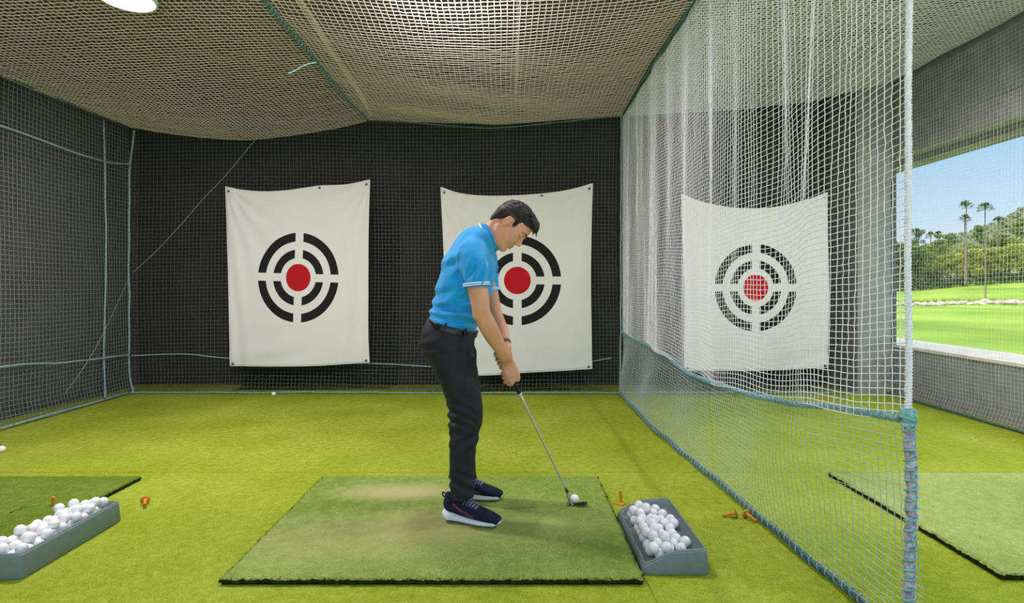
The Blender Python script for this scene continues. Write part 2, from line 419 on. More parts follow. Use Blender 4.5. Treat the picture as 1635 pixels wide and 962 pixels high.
# --- divider between the middle bay and the window bay
dv = tag(empty('divider_net', (1.2, 1.7, 0)), 'tall white divider net with teal ropes hanging beside the ball tray', 'net')
ZR_Y = np.array([1.70, 2.03, 2.35, 2.73, 3.2, 3.8, 4.6, 5.4, 6.08]); ZR_Z = np.array([.755, .715, .665, .625, .600, .585, .630, .645, .665])
HEM_Y = np.array([1.70, 2.10, 2.62, 3.5, 4.48, 5.3, 6.08]); HEM_X = np.array([1.30, 1.262, 1.235, 1.198, 1.145, 1.15, 1.17])
def zr(y): return np.interp(y, ZR_Y, ZR_Z)
def zt(y): return np.interp(y, [1.7, 6.1], [3.04, 3.00])
BUNCH = [(2.56, 2.53, .15, .9), (2.86, 2.80, .12, .5), (2.19, 2.42, .12, .88), (3.02, 3.05, .12, .55), (3.45, 3.40, .12, .6), (3.95, 4.0, .14, .5), (4.4, 4.3, .12, .6), (4.9, 5.0, .14, .5), (5.5, 5.45, .12, .5), (1.98, 2.02, .07, .25)]
def bunch(Y, a):
    """a: 0 at the rope, 1 at the top"""
    out = Y.copy(); dx = np.zeros_like(Y)
    for yt, yb_, w, k in BUNCH:
        c = yb_ + (yt - yb_) * a
        g = np.exp(-((Y - c) / w) ** 2) * k * np.clip(a * 2.2, 0, 1)
        out -= (Y - c) * g; dx += 0.025 * g
    return out, dx
def P_up(U, V):
    z0 = zr(U); z1 = zt(U); Z = z0 + (z1 - z0) * V
    Y, dx = bunch(U, V)
    swell = 0.02 * np.sin(U * 5.0 + 1.0) * (1 - V) + 0.015 * noise3(np.stack([U * 3, V * 1.0, U * 0], -1), 31, 3, 2.0)
    edge = np.clip((U - 1.7) / 0.25, 0, 1) * np.clip((6.1 - U) / 0.3, 0, 1)
    Z = Z + 0.010 * np.sin(U * 9) * (1 - V) * edge
    return np.stack([1.195 + (dx + swell) * edge, Y, Z], -1)
def P_low(U, V):
    z0 = 0.012; z1 = zr(U); Z = z0 + (z1 - z0) * V
    xh = np.interp(U, HEM_Y, HEM_X); s = V ** 0.7
    X = xh * (1 - s) + 1.195 * s + 0.018 * np.sin(U * 6 + V * 3) * V * (1 - V) * 4
    Y = U + 0.06 * np.sin(V * 3.1) * np.exp(-((U - 3.4) / .35) ** 2) * np.sign(3.4 - U) * -0.5
    return np.stack([X, Y, Z], -1)
du = [1.70]
while du[-1] < 6.07: du.append(du[-1] + float(np.interp(du[-1], [1.7, 2.6, 3.4, 6.1], [.036, .034, .025, .022])))     # gathered towards the back
du = np.array(du)
keep(dv, netting('upper_netting', P_up, du, np.linspace(0, 1, 98), 0.0016, M['net_white'], jit=0.0009, seed=3),
     netting('lower_netting', P_low, du, np.linspace(0, 1, 26), 0.0013, M['net_teal'], jit=0.0012, seed=4))
ry = np.linspace(1.72, 6.06, 26)
keep(dv, rope('middle_rope', [(1.195 + .012 * math.sin(3 * y), y, float(zr(y))) for y in ry], .011, M['rope'], None, .010, 2, lashing=M['lash'], lash_pitch=.035, lash_r=.2),
     rope('hem_rope', [(float(np.interp(y, HEM_Y, HEM_X)), y, .016) for y in np.linspace(1.72, 6.06, 20)], .013, M['rope_dark'], None, .008, 3, lashing=M['rope'], lash_pitch=.05),
     rope('top_rope', [(1.195, y, float(zt(y))) for y in np.linspace(1.7, 6.06, 10)], .009, M['rope_dark'], None, .006, 4),
     rope('front_edge_rope', [(1.195, 1.70, z) for z in np.linspace(.76, 3.04, 10)], .0085, M['rope_white'], None, .004, 5, per=.012, lashing=M['net_white'], lash_pitch=.010, lash_r=.14),
     rope('front_corner_rope', [(1.20 - .006 * math.sin(z * 9), 1.70, z) for z in np.linspace(.005, .765, 8)], .0145, M['rope_pole'], None, .003, 6, per=.012, lashing=M['lash'], lash_pitch=.030, lash_r=.24),
     rope('back_edge_rope', [(1.16, 6.06, .02), (1.165, 6.06, .5), (1.17, 6.06, 1.5), (1.175, 6.06, 3.0)], .009, M['rope'], None, .006, 7))
tt = np.linspace(0, 1, 150); kp = []
for q in tt:                                     # a lumpy knot of wound cord
    a = q * 2 * math.pi * 7; p_ = math.sin(q * math.pi * 5) * .9
    kp.append((1.195 + .0175 * math.cos(a) * math.cos(p_ * .5), 1.70 + .0175 * math.sin(a) * math.cos(p_ * .5), .768 + .018 * math.sin(q * math.pi * 3) + .006 * math.sin(a * .5)))
kv, kf = join_geo([tube_geo(np.array(kp), .0062, 8), tube_geo([(1.195, 1.70, z) for z in (.742, .75, .785, .795)], [.008, .015, .015, .008], 10)])
keep(dv, mesh_np('corner_knot', kv, kf, M['lash']))

# ------------------------------------------------------------------ conduits above the middle roof net
cd = mat('pale_conduit', (196, 184, 178), 0.6)
tag(tube('conduit_pipe', spline([J(470, -10, 3.75), J(500, 32, 4.0), J(526, 78, 4.35), J(545, 105, 4.75), J(575, 150, 5.3), J(592, 182, 6.0)], 8), .022, cd),
    'bent pinkish conduit pipe above the roof net beside the seam rope', 'pipe')
tag(tube('conduit_pipe', np.array([(0.045, y, 3.16) for y in (1.0, 2.5, 4.0, 5.5, 6.2)]), .016, cd), 'straight pale conduit above the roof net over the middle banner', 'pipe')

# ------------------------------------------------------------------ ceiling lamps
lamp_em = bpy.data.materials.new('lamp_glow'); lamp_em.use_nodes = True
_b = lamp_em.node_tree.nodes['Principled BSDF']; _b.inputs['Emission Color'].default_value = (1, .97, .9, 1); _b.inputs['Emission Strength'].default_value = 9.0
lamp_rim = mat('lamp_rim', (236, 236, 232), 0.4)
def lamp(x, y, z, label, watts):
    t = tag(empty('ceiling_lamp', (x, y, z)), label, 'ceiling lamp', 'round ceiling lamps')
    v, f = lathe([(.0005, 0.0), (.08, -.004), (.139, -.002), (.146, .006)], 40)
    o = mesh_np('diffuser', v, f, lamp_em); o.parent = t
    v, f = lathe([(.146, .004), (.158, -.002), (.162, .012), (.160, .05), (.001, .052)], 40)
    o = mesh_np('housing', v, f, lamp_rim); o.parent = t
    v, f = tube_geo([(0, 0, .05), (0, 0, (ZC - z) * .5), (0, 0, ZC - z)], .012, 10)
    o = mesh_np('stem', v, f, lamp_rim); o.parent = t
    ld = bpy.data.lights.new('lamp_light', 'AREA'); ld.shape = 'DISK'; ld.size = 0.29; ld.energy = watts; ld.color = (1.0, .915, .96)
    lo = bpy.data.objects.new('lamp_light', ld); COL.objects.link(lo); lo.parent = t; lo.location = (0, 0, -.012)
    return t
lx, ly = -2.2, 3.3
for _ in range(6):
    lz = float(PR1(np.array([[lx]]), np.array([[ly]]))[0, 0, 2]) - .05
    ly = (lz - CAMZ) * FPX / (CY - 1); lx = (203 - CX) / FPX * ly
lamp(lx, ly, lz, 'bright round ceiling lamp over the bay beside the charcoal side wall', LAMP_WATTS)
lamp(-0.36, 3.30, 3.03, 'bright round ceiling lamp almost straight above the golfer', LAMP_WATTS * .45)
lamp(2.75, 3.30, 3.10, 'round ceiling lamp over the window bay', LAMP_WATTS)
def globe(x, y, z, label, watts):  # globes added out of view to brighten the roof nets
    t = tag(empty('added_fill_globe', (x, y, z)), label, 'added fill lamp', 'added globe fill lamps at the open front')
    v, f = lathe([(.001, -.15)] + [(.15 * math.sin(a), -.15 * math.cos(a)) for a in np.linspace(.15, 2.9, 14)] + [(.03, .15)], 24)
    o = mesh_np('globe', v, f, lamp_em); o.parent = t
    v, f = tube_geo([(0, 0, .14), (0, 0, .2), (0, 0, ZC - z)], [.04, .012, .012], 10)
    o = mesh_np('rod', v, f, lamp_rim); o.parent = t
    ld = bpy.data.lights.new('lamp_light', 'POINT'); ld.shadow_soft_size = 0.16; ld.energy = watts; ld.color = (1.0, .915, .96)
    lo = bpy.data.objects.new('lamp_light', ld); COL.objects.link(lo); lo.parent = t
    o = t.children[0]; o.visible_shadow = True
for x in (-2.6, -0.3, 2.6):
    globe(x, 0.0, 2.35, 'added opal globe fill lamp hanging out of view at the open front', LAMP_WATTS * 1.3)
# ------------------------------------------------------------------ hitting mats
def hitting_mat(x0, x1, y0, y1, th, m, label, slit=False):
    t = tag(empty('hitting_mat', ((x0 + x1) / 2, (y0 + y1) / 2, 0)), label, 'mat', 'turf hitting mats')
    g = np.random.default_rng(int(abs(x0) * 100))
    # pile: closed slab with a rounded shaggy rim
    nx, ny = 110, 84
    X = np.linspace(x0, x1, nx); Y = np.linspace(y0, y1, ny)
    U, V = np.meshgrid(X, Y, indexing='ij')
    e = np.minimum(np.minimum(U - x0, x1 - U), np.minimum(V - y0, y1 - V))
    Z = th - 0.010 * np.exp(-(e / 0.012)) + 0.0012 * g.normal(size=U.shape)
    rag = np.exp(-e / .003) * .004
    U = U + rag * g.normal(size=U.shape); V = V + rag * g.normal(size=U.shape)
    top = np.stack([U, V, Z], -1).reshape(-1, 3)
    idx = np.arange(nx * ny).reshape(nx, ny)
    F = np.stack([idx[:-1, :-1], idx[1:, :-1], idx[1:, 1:], idx[:-1, 1:]], -1).reshape(-1, 4)
    loop = np.concatenate([idx[:, 0], idx[-1, 1:], idx[::-1, -1][1:], idx[0, ::-1][1:-1]])
    low = top[loop].copy(); low[:, 2] = .008
    Fs = np.stack([loop, np.arange(len(loop)) + nx * ny, (np.arange(len(loop)) + 1) % len(loop) + nx * ny, np.roll(loop, -1)], -1)[:, ::-1]
    nF = len(F)
    V_ = np.concatenate([top, low]); F_ = np.concatenate([F, Fs])
    mi = np.concatenate([np.zeros(nF, int), np.ones(len(Fs), int)])
    # short tufts leaning out of the rim
    tv = []; tf = []; base = 0
    per = [(x0, y0, x1, y0, 0, -1), (x0, y0, x0, y1, -1, 0), (x1, y0, x1, y1, 1, 0)]
    for ax, ay, bx_, by_, nx_, ny_ in per:
        L = math.hypot(bx_ - ax, by_ - ay); n = int(L * 700)
        s = g.uniform(0, 1, n); px = ax + (bx_ - ax) * s - nx_ * g.uniform(0, .012, n); py = ay + (by_ - ay) * s - ny_ * g.uniform(0, .012, n)
        z0_ = g.uniform(.010, th - .002, n); out = g.uniform(-.013, -.005, n) if ny_ == 0 else g.uniform(-.004, .006, n); up = g.uniform(.0, .009, n)
        w = .0014; tx, ty = abs(ny_), abs(nx_)
        sl = g.normal(0, .005, n)
        a = np.stack([px - tx * w, py - ty * w, z0_], 1); b = np.stack([px + tx * w, py + ty * w, z0_], 1)
        c = np.stack([px + nx_ * (out + .012) + tx * sl, py + ny_ * (out + .012) + ty * sl, np.minimum(z0_ + up, th + .003)], 1)
        tv.append(np.stack([a, b, c], 1).reshape(-1, 3)); tf.append(np.arange(3 * n).reshape(-1, 3) + base); base += 3 * n
    Vt, Ft = join_geo([(V_, [F_]), (np.concatenate(tv), [np.concatenate(tf)])])
    mi = np.concatenate([mi, np.ones(base // 3, int)])
    o = mesh_np('pile', Vt, Ft, [m, M['mat_edge']], smooth=True, midx=mi)
    keep(t, o)
    bm = bmesh.new(); box(bm, (x0 + .004, y0 + .004, 0.0), (x1 - .004, y1 - .004, .009)); keep(t, bm_obj('backing', bm, M['rubber'], bevel=.002))
    if slit:
        pts = spline([J(15, 819, 2.815), J(24, 815, 2.84), J(33, 813, 2.86), J(40, 809, 2.89), J(46, 811, 2.87), J(54, 808, 2.895)], 4)
        pts[:, 2] = th + .0005
        v, f = tube_geo(pts, np.interp(np.arange(len(pts)), [0, 6, len(pts) - 1], [.002, .005, .002]), 6); v[:, 2] = th + (v[:, 2] - th) * .4
        keep(t, mesh_np('worn_slit', v, f, M['rubber']))
    return t
TH = 0.030
hitting_mat(-1.135, 0.515, 2.19, 3.38, TH, M['mat_pile'], 'large green turf hitting mat with pale worn patches under the golfer')
hitting_mat(-3.85, -2.222, 2.19, 3.38, TH, M['mat_plain'], 'dark green turf hitting mat beside the charcoal wall, half out of frame', slit=True)
hitting_mat(1.935, 3.58, 2.225, 3.45, TH, M['mat_pale'], 'pale green turf hitting mat beyond the divider net')

# ------------------------------------------------------------------ target banners
def banner_material(name, c, rx, ry, rot):
    m = bpy.data.materials.new(name); m.use_nodes = True
    t = m.node_tree; b = t.nodes['Principled BSDF']; N = t.nodes.new; L = t.links.new
    b.inputs['Roughness'].default_value = 0.8; b.inputs['Specular IOR Level'].default_value = 0.15
    uv = N('ShaderNodeUVMap'); uv.uv_map = 'metres'
    mp = N('ShaderNodeMapping'); mp.vector_type = 'TEXTURE'
    mp.inputs['Location'].default_value = (c[0], c[1], 0); mp.inputs['Rotation'].default_value = (0, 0, rot); mp.inputs['Scale'].default_value = (rx, ry, 1)
    L(uv.outputs[0], mp.inputs[0])
    ln = N('ShaderNodeVectorMath'); ln.operation = 'LENGTH'; L(mp.outputs[0], ln.inputs[0]); r = ln.outputs['Value']
    def cmp(sock, op, val):
        n = N('ShaderNodeMath'); n.operation = op; L(sock, n.inputs[0]); n.inputs[1].default_value = val; return n.outputs[0]
    def mul(a, b_):
        n = N('ShaderNodeMath'); n.operation = 'MULTIPLY'; L(a, n.inputs[0]); L(b_, n.inputs[1]); return n.outputs[0]
    def add(a, b_):
        n = N('ShaderNodeMath'); n.operation = 'MAXIMUM'; L(a, n.inputs[0]); L(b_, n.inputs[1]); return n.outputs[0]
    ring = add(mul(cmp(r, 'GREATER_THAN', .805), cmp(r, 'LESS_THAN', 1.0)), mul(cmp(r, 'GREATER_THAN', .44), cmp(r, 'LESS_THAN', .625)))
    sp = N('ShaderNodeSeparateXYZ'); L(mp.outputs[0], sp.inputs[0])
    def ab(s):
        n = N('ShaderNodeMath'); n.operation = 'ABSOLUTE'; L(s, n.inputs[0]); return n.outputs[0]
    gap = mul(cmp(ab(sp.outputs[0]), 'GREATER_THAN', .098), cmp(ab(sp.outputs[1]), 'GREATER_THAN', .088))
    black = mul(ring, gap); red = cmp(r, 'LESS_THAN', .305)
    nz = N('ShaderNodeTexNoise'); nz.inputs['Scale'].default_value = 3.0; nz.inputs['Detail'].default_value = 5; L(uv.outputs[0], nz.inputs[0])
    cl = N('ShaderNodeValToRGB'); cl.color_ramp.elements[0].color = (*lin((222, 221, 216)), 1); cl.color_ramp.elements[1].color = (*lin((232, 231, 227)), 1); L(nz.outputs['Fac'], cl.inputs[0])
    m1 = N('ShaderNodeMix'); m1.data_type = 'RGBA'; L(black, m1.inputs[0]); L(cl.outputs[0], m1.inputs[6]); m1.inputs[7].default_value = (*lin((34, 34, 33)), 1)
    m2 = N('ShaderNodeMix'); m2.data_type = 'RGBA'; L(red, m2.inputs[0]); L(m1.outputs[2], m2.inputs[6]); m2.inputs[7].default_value = (*lin((186, 28, 38)), 1)
    L(m2.outputs[2], b.inputs['Base Color'])
    wv = N('ShaderNodeTexNoise'); wv.inputs['Scale'].default_value = 500; L(uv.outputs[0], wv.inputs[0])
    bp = N('ShaderNodeBump'); bp.inputs['Strength'].default_value = .08; bp.inputs['Distance'].default_value = .002; L(wv.outputs['Fac'], bp.inputs['Height']); L(bp.outputs[0], b.inputs['Normal'])
    return m

def banner(edges, circ, rot, d, label, grommets, seed):
    """edges: dict of pixel polylines top,bottom,left,right; circ=(px,py,rx,ry)"""
    n = 90
    def ed(p, k=n):
        q = spline(np.array(p, float), 8); s = np.concatenate([[0], np.cumsum(np.linalg.norm(np.diff(q, axis=0), axis=1))])
        t = np.linspace(0, s[-1], k); return np.stack([np.interp(t, s, q[:, i]) for i in range(2)], 1)
    T, B, Lf, R = ed(edges['top']), ed(edges['bottom']), ed(edges['left']), ed(edges['right'])
    u = np.linspace(0, 1, n)[:, None, None]; v = np.linspace(0, 1, n)[None, :, None]
    P = (1 - v) * T[:, None] + v * B[:, None] + (1 - u) * Lf[None] + u * R[None] \
        - ((1 - u) * (1 - v) * T[0] + u * (1 - v) * T[-1] + (1 - u) * v * B[0] + u * v * B[-1])
    k = d / FPX
    X = (P[..., 0] - CX) * k; Z = CAMZ - (P[..., 1] - CY) * k
    u = u[..., 0]; v = v[..., 0]
    # drape: folds fanning out of the two hung corners, loose waves towards the free side edges, slack foot
    def fan(cx_, cy_, ph, f):
        dx, dy = np.abs(u - cx_), np.abs(v - cy_) + 1e-3
        ang = np.arctan2(dx, dy); rad = np.hypot(dx, dy)
        return np.sin(ang * f + ph) * np.exp(-rad * 2.6) * np.clip(rad * 8, 0, 1)
    D = 0.010 * fan(0, 0, seed, 16) + 0.010 * fan(1, 0, seed + 1.0, 15)
    D += 0.008 * np.sin(u * 44 + v * 7 + seed) * np.exp(-((u - .93) / .10) ** 2) * np.clip(v * 1.6, 0, 1)
    D += 0.006 * np.sin(u * 52 - v * 6) * np.exp(-((u - .04) / .08) ** 2)
    D += 0.010 * np.sin(v * 34 + u * 9 + seed) * np.exp(-((v - .95) / .07) ** 2) * (.5 + .5 * np.sin(u * 5 + seed))
    D += 0.012 * np.sin(u * 3.4 + seed) * v
    D -= np.abs(D).max() * 0
    Yv = d - 0.012 + D * -1.0
    V_ = np.stack([X, Yv, Z], -1).reshape(-1, 3)
    idx = np.arange(n * n).reshape(n, n)
    F = np.stack([idx[:-1, :-1], idx[:-1, 1:], idx[1:, 1:], idx[1:, :-1]], -1).reshape(-1, 4)
    x0, z0 = X[0, 0], Z[0, 0]
    cx_, cz_ = (circ[0] - CX) * k, CAMZ - (circ[1] - CY) * k
    t = tag(empty('target_banner', (float(X[:, 0].mean()), d, float(Z.min()))), label, 'banner', 'round target banners')
    m = banner_material('target_print', (cx_, cz_), circ[2] * k, circ[3] * k, rot)
    o = mesh_np('cloth', V_, F, m)
    uvl = o.data.uv_layers.new(name='metres')
    li = np.zeros(len(o.data.loops), dtype=np.int32); o.data.loops.foreach_get('vertex_index', li)
    uvl.data.foreach_set('uv', V_[li][:, [0, 2]].astype(np.float32).ravel())
    so_ = o.modifiers.new('thickness', 'SOLIDIFY'); so_.thickness = .004; so_.offset = 0
    keep(t, o)
    # stitched hem: a slim roll along the outline
    lo = np.concatenate([V_.reshape(n, n, 3)[:, 0], V_.reshape(n, n, 3)[-1, 1:], V_.reshape(n, n, 3)[::-1, -1][1:], V_.reshape(n, n, 3)[0, ::-1][1:]])
    hv, hf = tube_geo(lo, .004, 6); keep(t, mesh_np('hem', hv, hf, M['banner_hem']))
    for gx, gy in grommets:
        iu = int(round(gx * (n - 1))); iv = int(round(gy * (n - 1)))
        c = V_.reshape(n, n, 3)[iu, iv] + np.array([0, -.006, 0])
        v0, f0 = lathe([(.004, .0), (.012, -.001), (.013, .001), (.012, .004), (.004, .004)], 14)
        v0 = np.stack([v0[:, 0], v0[:, 2], v0[:, 1]], 1) + c
        keep(t, mesh_np('grommet', v0, f0, M['grommet']))
        v1, f1 = tube_geo([c + np.array([0, .002, 0]), c + np.array([.004, .04, .012]), c + np.array([0, .085, .02])], .002, 6)
        keep(t, mesh_np('tie', v1, f1, M['net_white']))
    return t
M['banner_hem'] = mat('banner_hem', (236, 234, 222), 0.8, spec=.1)
G5 = [(.018, .018), (.982, .018), (.018, .985), (.982, .985)]
BD = 6.045
banner(dict(top=[(361, 298), (385, 303), (420, 306), (460, 304), (510, 297), (552, 295), (591, 287)], bottom=[(369, 583), (430, 584), (500, 583), (555, 580), (590, 578)],
            left=[(361, 298), (363, 360), (366, 450), (368, 530), (369, 583)], right=[(591, 287), (589, 360), (588, 450), (588, 530), (590, 578)]),
       (477.3, 443, 64, 71.5), math.radians(-1.5), BD, 'white target banner hanging alone on the black net, clear of the golfer', G5 + [(.65, .012)], .3)
banner(dict(top=[(704, 299), (735, 309), (775, 313), (830, 312), (880, 308), (915, 302), (946, 293)], bottom=[(716, 598), (780, 598), (840, 594), (900, 591), (945, 588)],
            left=[(704, 299), (707, 360), (711, 450), (714, 540), (716, 598)], right=[(946, 293), (944, 360), (943, 450), (944, 530), (945, 588)]),
       (826, 447.5, 70, 71.5), 0, BD, 'white target banner hanging directly behind the golfer', G5 + [(.66, .012)], 1.7)
banner(dict(top=[(1087, 310), (1115, 321), (1150, 329), (1190, 333), (1235, 331), (1285, 320), (1320, 307)], bottom=[(1092, 590), (1150, 591), (1220, 591), (1280, 588), (1320, 586)],
            left=[(1087, 310), (1090, 380), (1093, 460), (1092, 540), (1092, 590)], right=[(1320, 307), (1321, 380), (1322, 460), (1321, 530), (1320, 586)]),
       (1206, 459, 65.5, 69.5), 0, BD, 'white target banner seen through the white divider net', G5, 3.1)

# ------------------------------------------------------------------ ball trays
def make_tray(t):
    # cross profile (x,z) of the shell: low lip at x=0, high back at x=0.26; length 0.57
    Wd, Ln = 0.262, 0.566
    def rim(x): return np.interp(x, [0, .012, .115, .14, .25, Wd], [.032, .036, .084, .088, .095, .095])
    def inner(x): return np.interp(x, [0, .03, .215, Wd], [.014, .014, .052, .06])
    xs_ = np.array([0, .010, .022, .034, .07, .115, .14, .18, .215, .230, .242, .252, Wd]); ys_ = np.array([0, .008, .018, .028, .1, .2, .283, .366, .466, .538, .548, .558, Ln])
    def h(x, y):
        wx = min(x, Wd - x); wy = min(y, Ln - y)
        w = min(wx, wy)
        if w <= .0185: return float(rim(x))
        if w >= .0275: return float(inner(x))
        return float(rim(x) * .25 + inner(x) * .75)
    bm = bmesh.new(); rows = []
    for y in ys_:
        rows.append([])
        for x in xs_:
            # draft: walls lean outwards towards the foot; rounded corners
            cx_ = min(max(x, .02), Wd - .02); cy_ = min(max(y, .02), Ln - .02)
            dx, dy = x - cx_, y - cy_; r_ = math.hypot(dx, dy); lim = max(abs(dx), abs(dy))
            if r_ > 1e-9: dx, dy = dx / r_ * lim, dy / r_ * lim
            rows[-1].append(bm.verts.new((cx_ + dx, cy_ + dy, h(x, y))))
    ny_, nx_ = len(ys_), len(xs_)
    for j in range(ny_ - 1):
        for i in range(nx_ - 1): bm.faces.new((rows[j][i], rows[j][i + 1], rows[j + 1][i + 1], rows[j + 1][i]))
    ring = [rows[0][i] for i in range(nx_)] + [rows[j][-1] for j in range(1, ny_)] + [rows[-1][i] for i in range(nx_ - 2, -1, -1)] + [rows[j][0] for j in range(ny_ - 2, 0, -1)]
    foot = []
    for v in ring:
        ox = (v.co.x - Wd / 2) / (Wd / 2); oy = (v.co.y - Ln / 2) / (Ln / 2)
        foot.append(bm.verts.new((v.co.x + .006 * ox, v.co.y + .006 * oy, 0.0)))
    k = len(ring)
    for i in range(k): bm.faces.new((ring[i], foot[i], foot[(i + 1) % k], ring[(i + 1) % k]))
    bm.faces.new(foot[::-1])
    bmesh.ops.recalc_face_normals(bm, faces=bm.faces)
    me = bpy.data.meshes.new('tray_body'); bm.to_mesh(me); bm.free()
    o = link('tray_body', me, M['tray'], t)
    bv = o.modifiers.new('round', 'BEVEL'); bv.width = .004; bv.segments = 2; bv.limit_method = 'ANGLE'; bv.angle_limit = math.radians(35)
    # raised rim bead running round the top edge
    pts = []
    for x, y in [(.009, y) for y in np.linspace(.02, Ln - .02, 14)] + [(x, Ln - .009) for x in np.linspace(.02, Wd - .02, 12)] + [(Wd - .009, y) for y in np.linspace(Ln - .02, .02, 14)] + [(x, .009) for x in np.linspace(Wd - .02, .02, 12)]:
        pts.append((x, y, float(rim(x)) + .001))
    pts.append(pts[0]); v, f = tube_geo(pts, .005, 8, cap=False)
    mesh_np('rim', v, f, M['tray'], t)
TR = (0.530, 2.272, 0.0); TL = (-2.206, 2.235, 0.0)
t1 = tag(empty('ball_tray', TR), 'grey plastic ball tray with sloping ends beside the golfer mat', 'ball tray', 'grey golf ball trays'); make_tray(t1)
t2 = tag(empty('ball_tray', TL), 'grey plastic ball tray heaped with balls, cut by the frame edge', 'ball tray', 'grey golf ball trays')
for c in list(t1.children):
    d = c.copy(); COL.objects.link(d); d.parent = t2

# ------------------------------------------------------------------ golf balls
RB = 0.0222
def ball_mesh():
    bm = bmesh.new(); bmesh.ops.create_icosphere(bm, subdivisions=4, radius=RB)
    # dimples
    cen = []
    nD = 150
    for i in range(nD):
        z = 1 - 2 * (i + .5) / nD; a = i * 2.399963; q = math.sqrt(1 - z * z); cen.append((q * math.cos(a), q * math.sin(a), z))
    cen = np.array(cen)
    for v in bm.verts:
        n = np.array(v.co.normalized()); c = float((cen @ n).max()); dang = math.acos(min(1, c))
        if dang < .125: v.co *= 1 - .016 * (1 - (dang / .125) ** 2)
    me = bpy.data.meshes.new('golf_ball'); bm.to_mesh(me); bm.free()
    me.materials.append(M['ball'])
    for p in me.polygons: p.use_smooth = True
    return me
BALL = ball_mesh()
def ball(p, label, group=None):
    o = bpy.data.objects.new('golf_ball', BALL); COL.objects.link(o); o.location = p
    o.rotation_euler = (random.uniform(0, 6), random.uniform(0, 6), random.uniform(0, 6))
    return tag(o, label, 'golf ball', group)
def fill(origin, n, x0, x1, y0, y1, seed, bias):
    g = np.random.default_rng(seed); B = []
    floor_z = lambda x: np.interp(x, [0, .03, .215, .262], [.014, .014, .052, .06]) + RB * 1.03
    for _ in range(n):
        c = np.stack([g.uniform(x0, x1, 260), g.uniform(y0, y1, 260)], 1)
        z = floor_z(c[:, 0]).copy()
        for b in B:
            dd = ((c - b[:2]) ** 2).sum(1); R2 = (2 * RB * 1.006) ** 2
            hit = dd < R2
            z[hit] = np.maximum(z[hit], b[2] + np.sqrt(R2 - dd[hit]))
        score = z + bias(c[:, 0], c[:, 1])
        i = int(np.argmin(score)); B.append(np.array([c[i, 0], c[i, 1], z[i]]))
    return [tuple(b + np.array(origin)) for b in B]
for p in fill(TR, 50, .056, .210, .06, .50, 5, lambda x, y: .012 * np.abs(x - .13) / .08):
    ball(p, 'white golf ball in the pile filling the tray beside the golfer', 'balls in the tray beside the golfer')
for p in fill(TL, 86, .045, .210, .045, .525, 9, lambda x, y: -.10 * x):
    ball(p, 'white golf ball in the heap on the tray cut by the frame edge', 'balls in the tray at the frame edge')
ball(J(917.5, 796.5, 2.945) * np.array([1, 1, 0]) + np.array([0, 0, TH + RB]), 'white golf ball on the mat resting in front of the club head')
p = J(437, 624, 5.98); ball((p[0], 5.98, RB), 'lone white golf ball on the turf at the foot of the back net')
p = J(3, 714, 3.95); ball((p[0], 3.95, RB), 'lone white golf ball on the turf at the frame edge by the side wall')

# ------------------------------------------------------------------ rubber tees
tv, tf = lathe([(.0005, 0), (.019, 0), (.0215, .0015), (.0215, .004), (.018, .006), (.0095, .008), (.0075, .014), (.0066, .05), (.0075, .058), (.0082, .062), (.0078, .064), (.0060, .064), (.0052, .058), (.0005, .057)], 24)
def make_tee(loc, rot, label, scale=1.0):
    t = tag(empty('rubber_tee', loc), label, 'tee', 'orange rubber tees'); t.rotation_euler = rot; t.scale = (scale,) * 3
    base = tv[:, 2] <= .0081
    fb = tf[np.all(base[tf], axis=1)]; fs = tf[~np.all(base[tf], axis=1)]
    for nm, ff in (('flange', fb), ('tube', fs)):
        u_, inv_ = np.unique(ff, return_inverse=True); mesh_np(nm, tv[u_], inv_.reshape(ff.shape), M['tee'], t)
    return t
def ground(px, py): 
    d = CAMZ * FPX / (py - CY); return ((px - CX) / FPX * d, d, 0.0)
make_tee(ground(991, 804), (0, 0, 0), 'orange rubber tee standing upright behind the ball tray', 1.12)
g_ = ground(1074, 811); make_tee((.833, 2.925, .0225), (math.radians(-102), 0, math.radians(90)), 'orange rubber tee mostly hidden behind the tray back', 1.05)
g_ = ground(1177, 826); make_tee((g_[0], g_[1], .0235), (math.radians(-102), 0, math.radians(82)), 'orange rubber tee lying on its side with the tube pointing at the tray', 1.1)
g_ = ground(1199, 830); make_tee((g_[0] - .014, g_[1] + .03, .0225), (math.radians(102), 0, math.radians(24)), 'orange rubber tee lying on its side against the divider hem', 1.1)
g_ = ground(226, 808); make_tee((g_[0], g_[1] + .03, .0235), (math.radians(94), 0, math.radians(30)), 'orange rubber tee lying alone on open turf beyond the heaped tray', 1.1)
d_ = (CAMZ - TH) * FPX / (806 - CY); make_tee(((85 - CX) / FPX * d_, d_, TH - .030), (0, 0, 0), 'orange tee tube poking up through the dark green mat', 1.15)
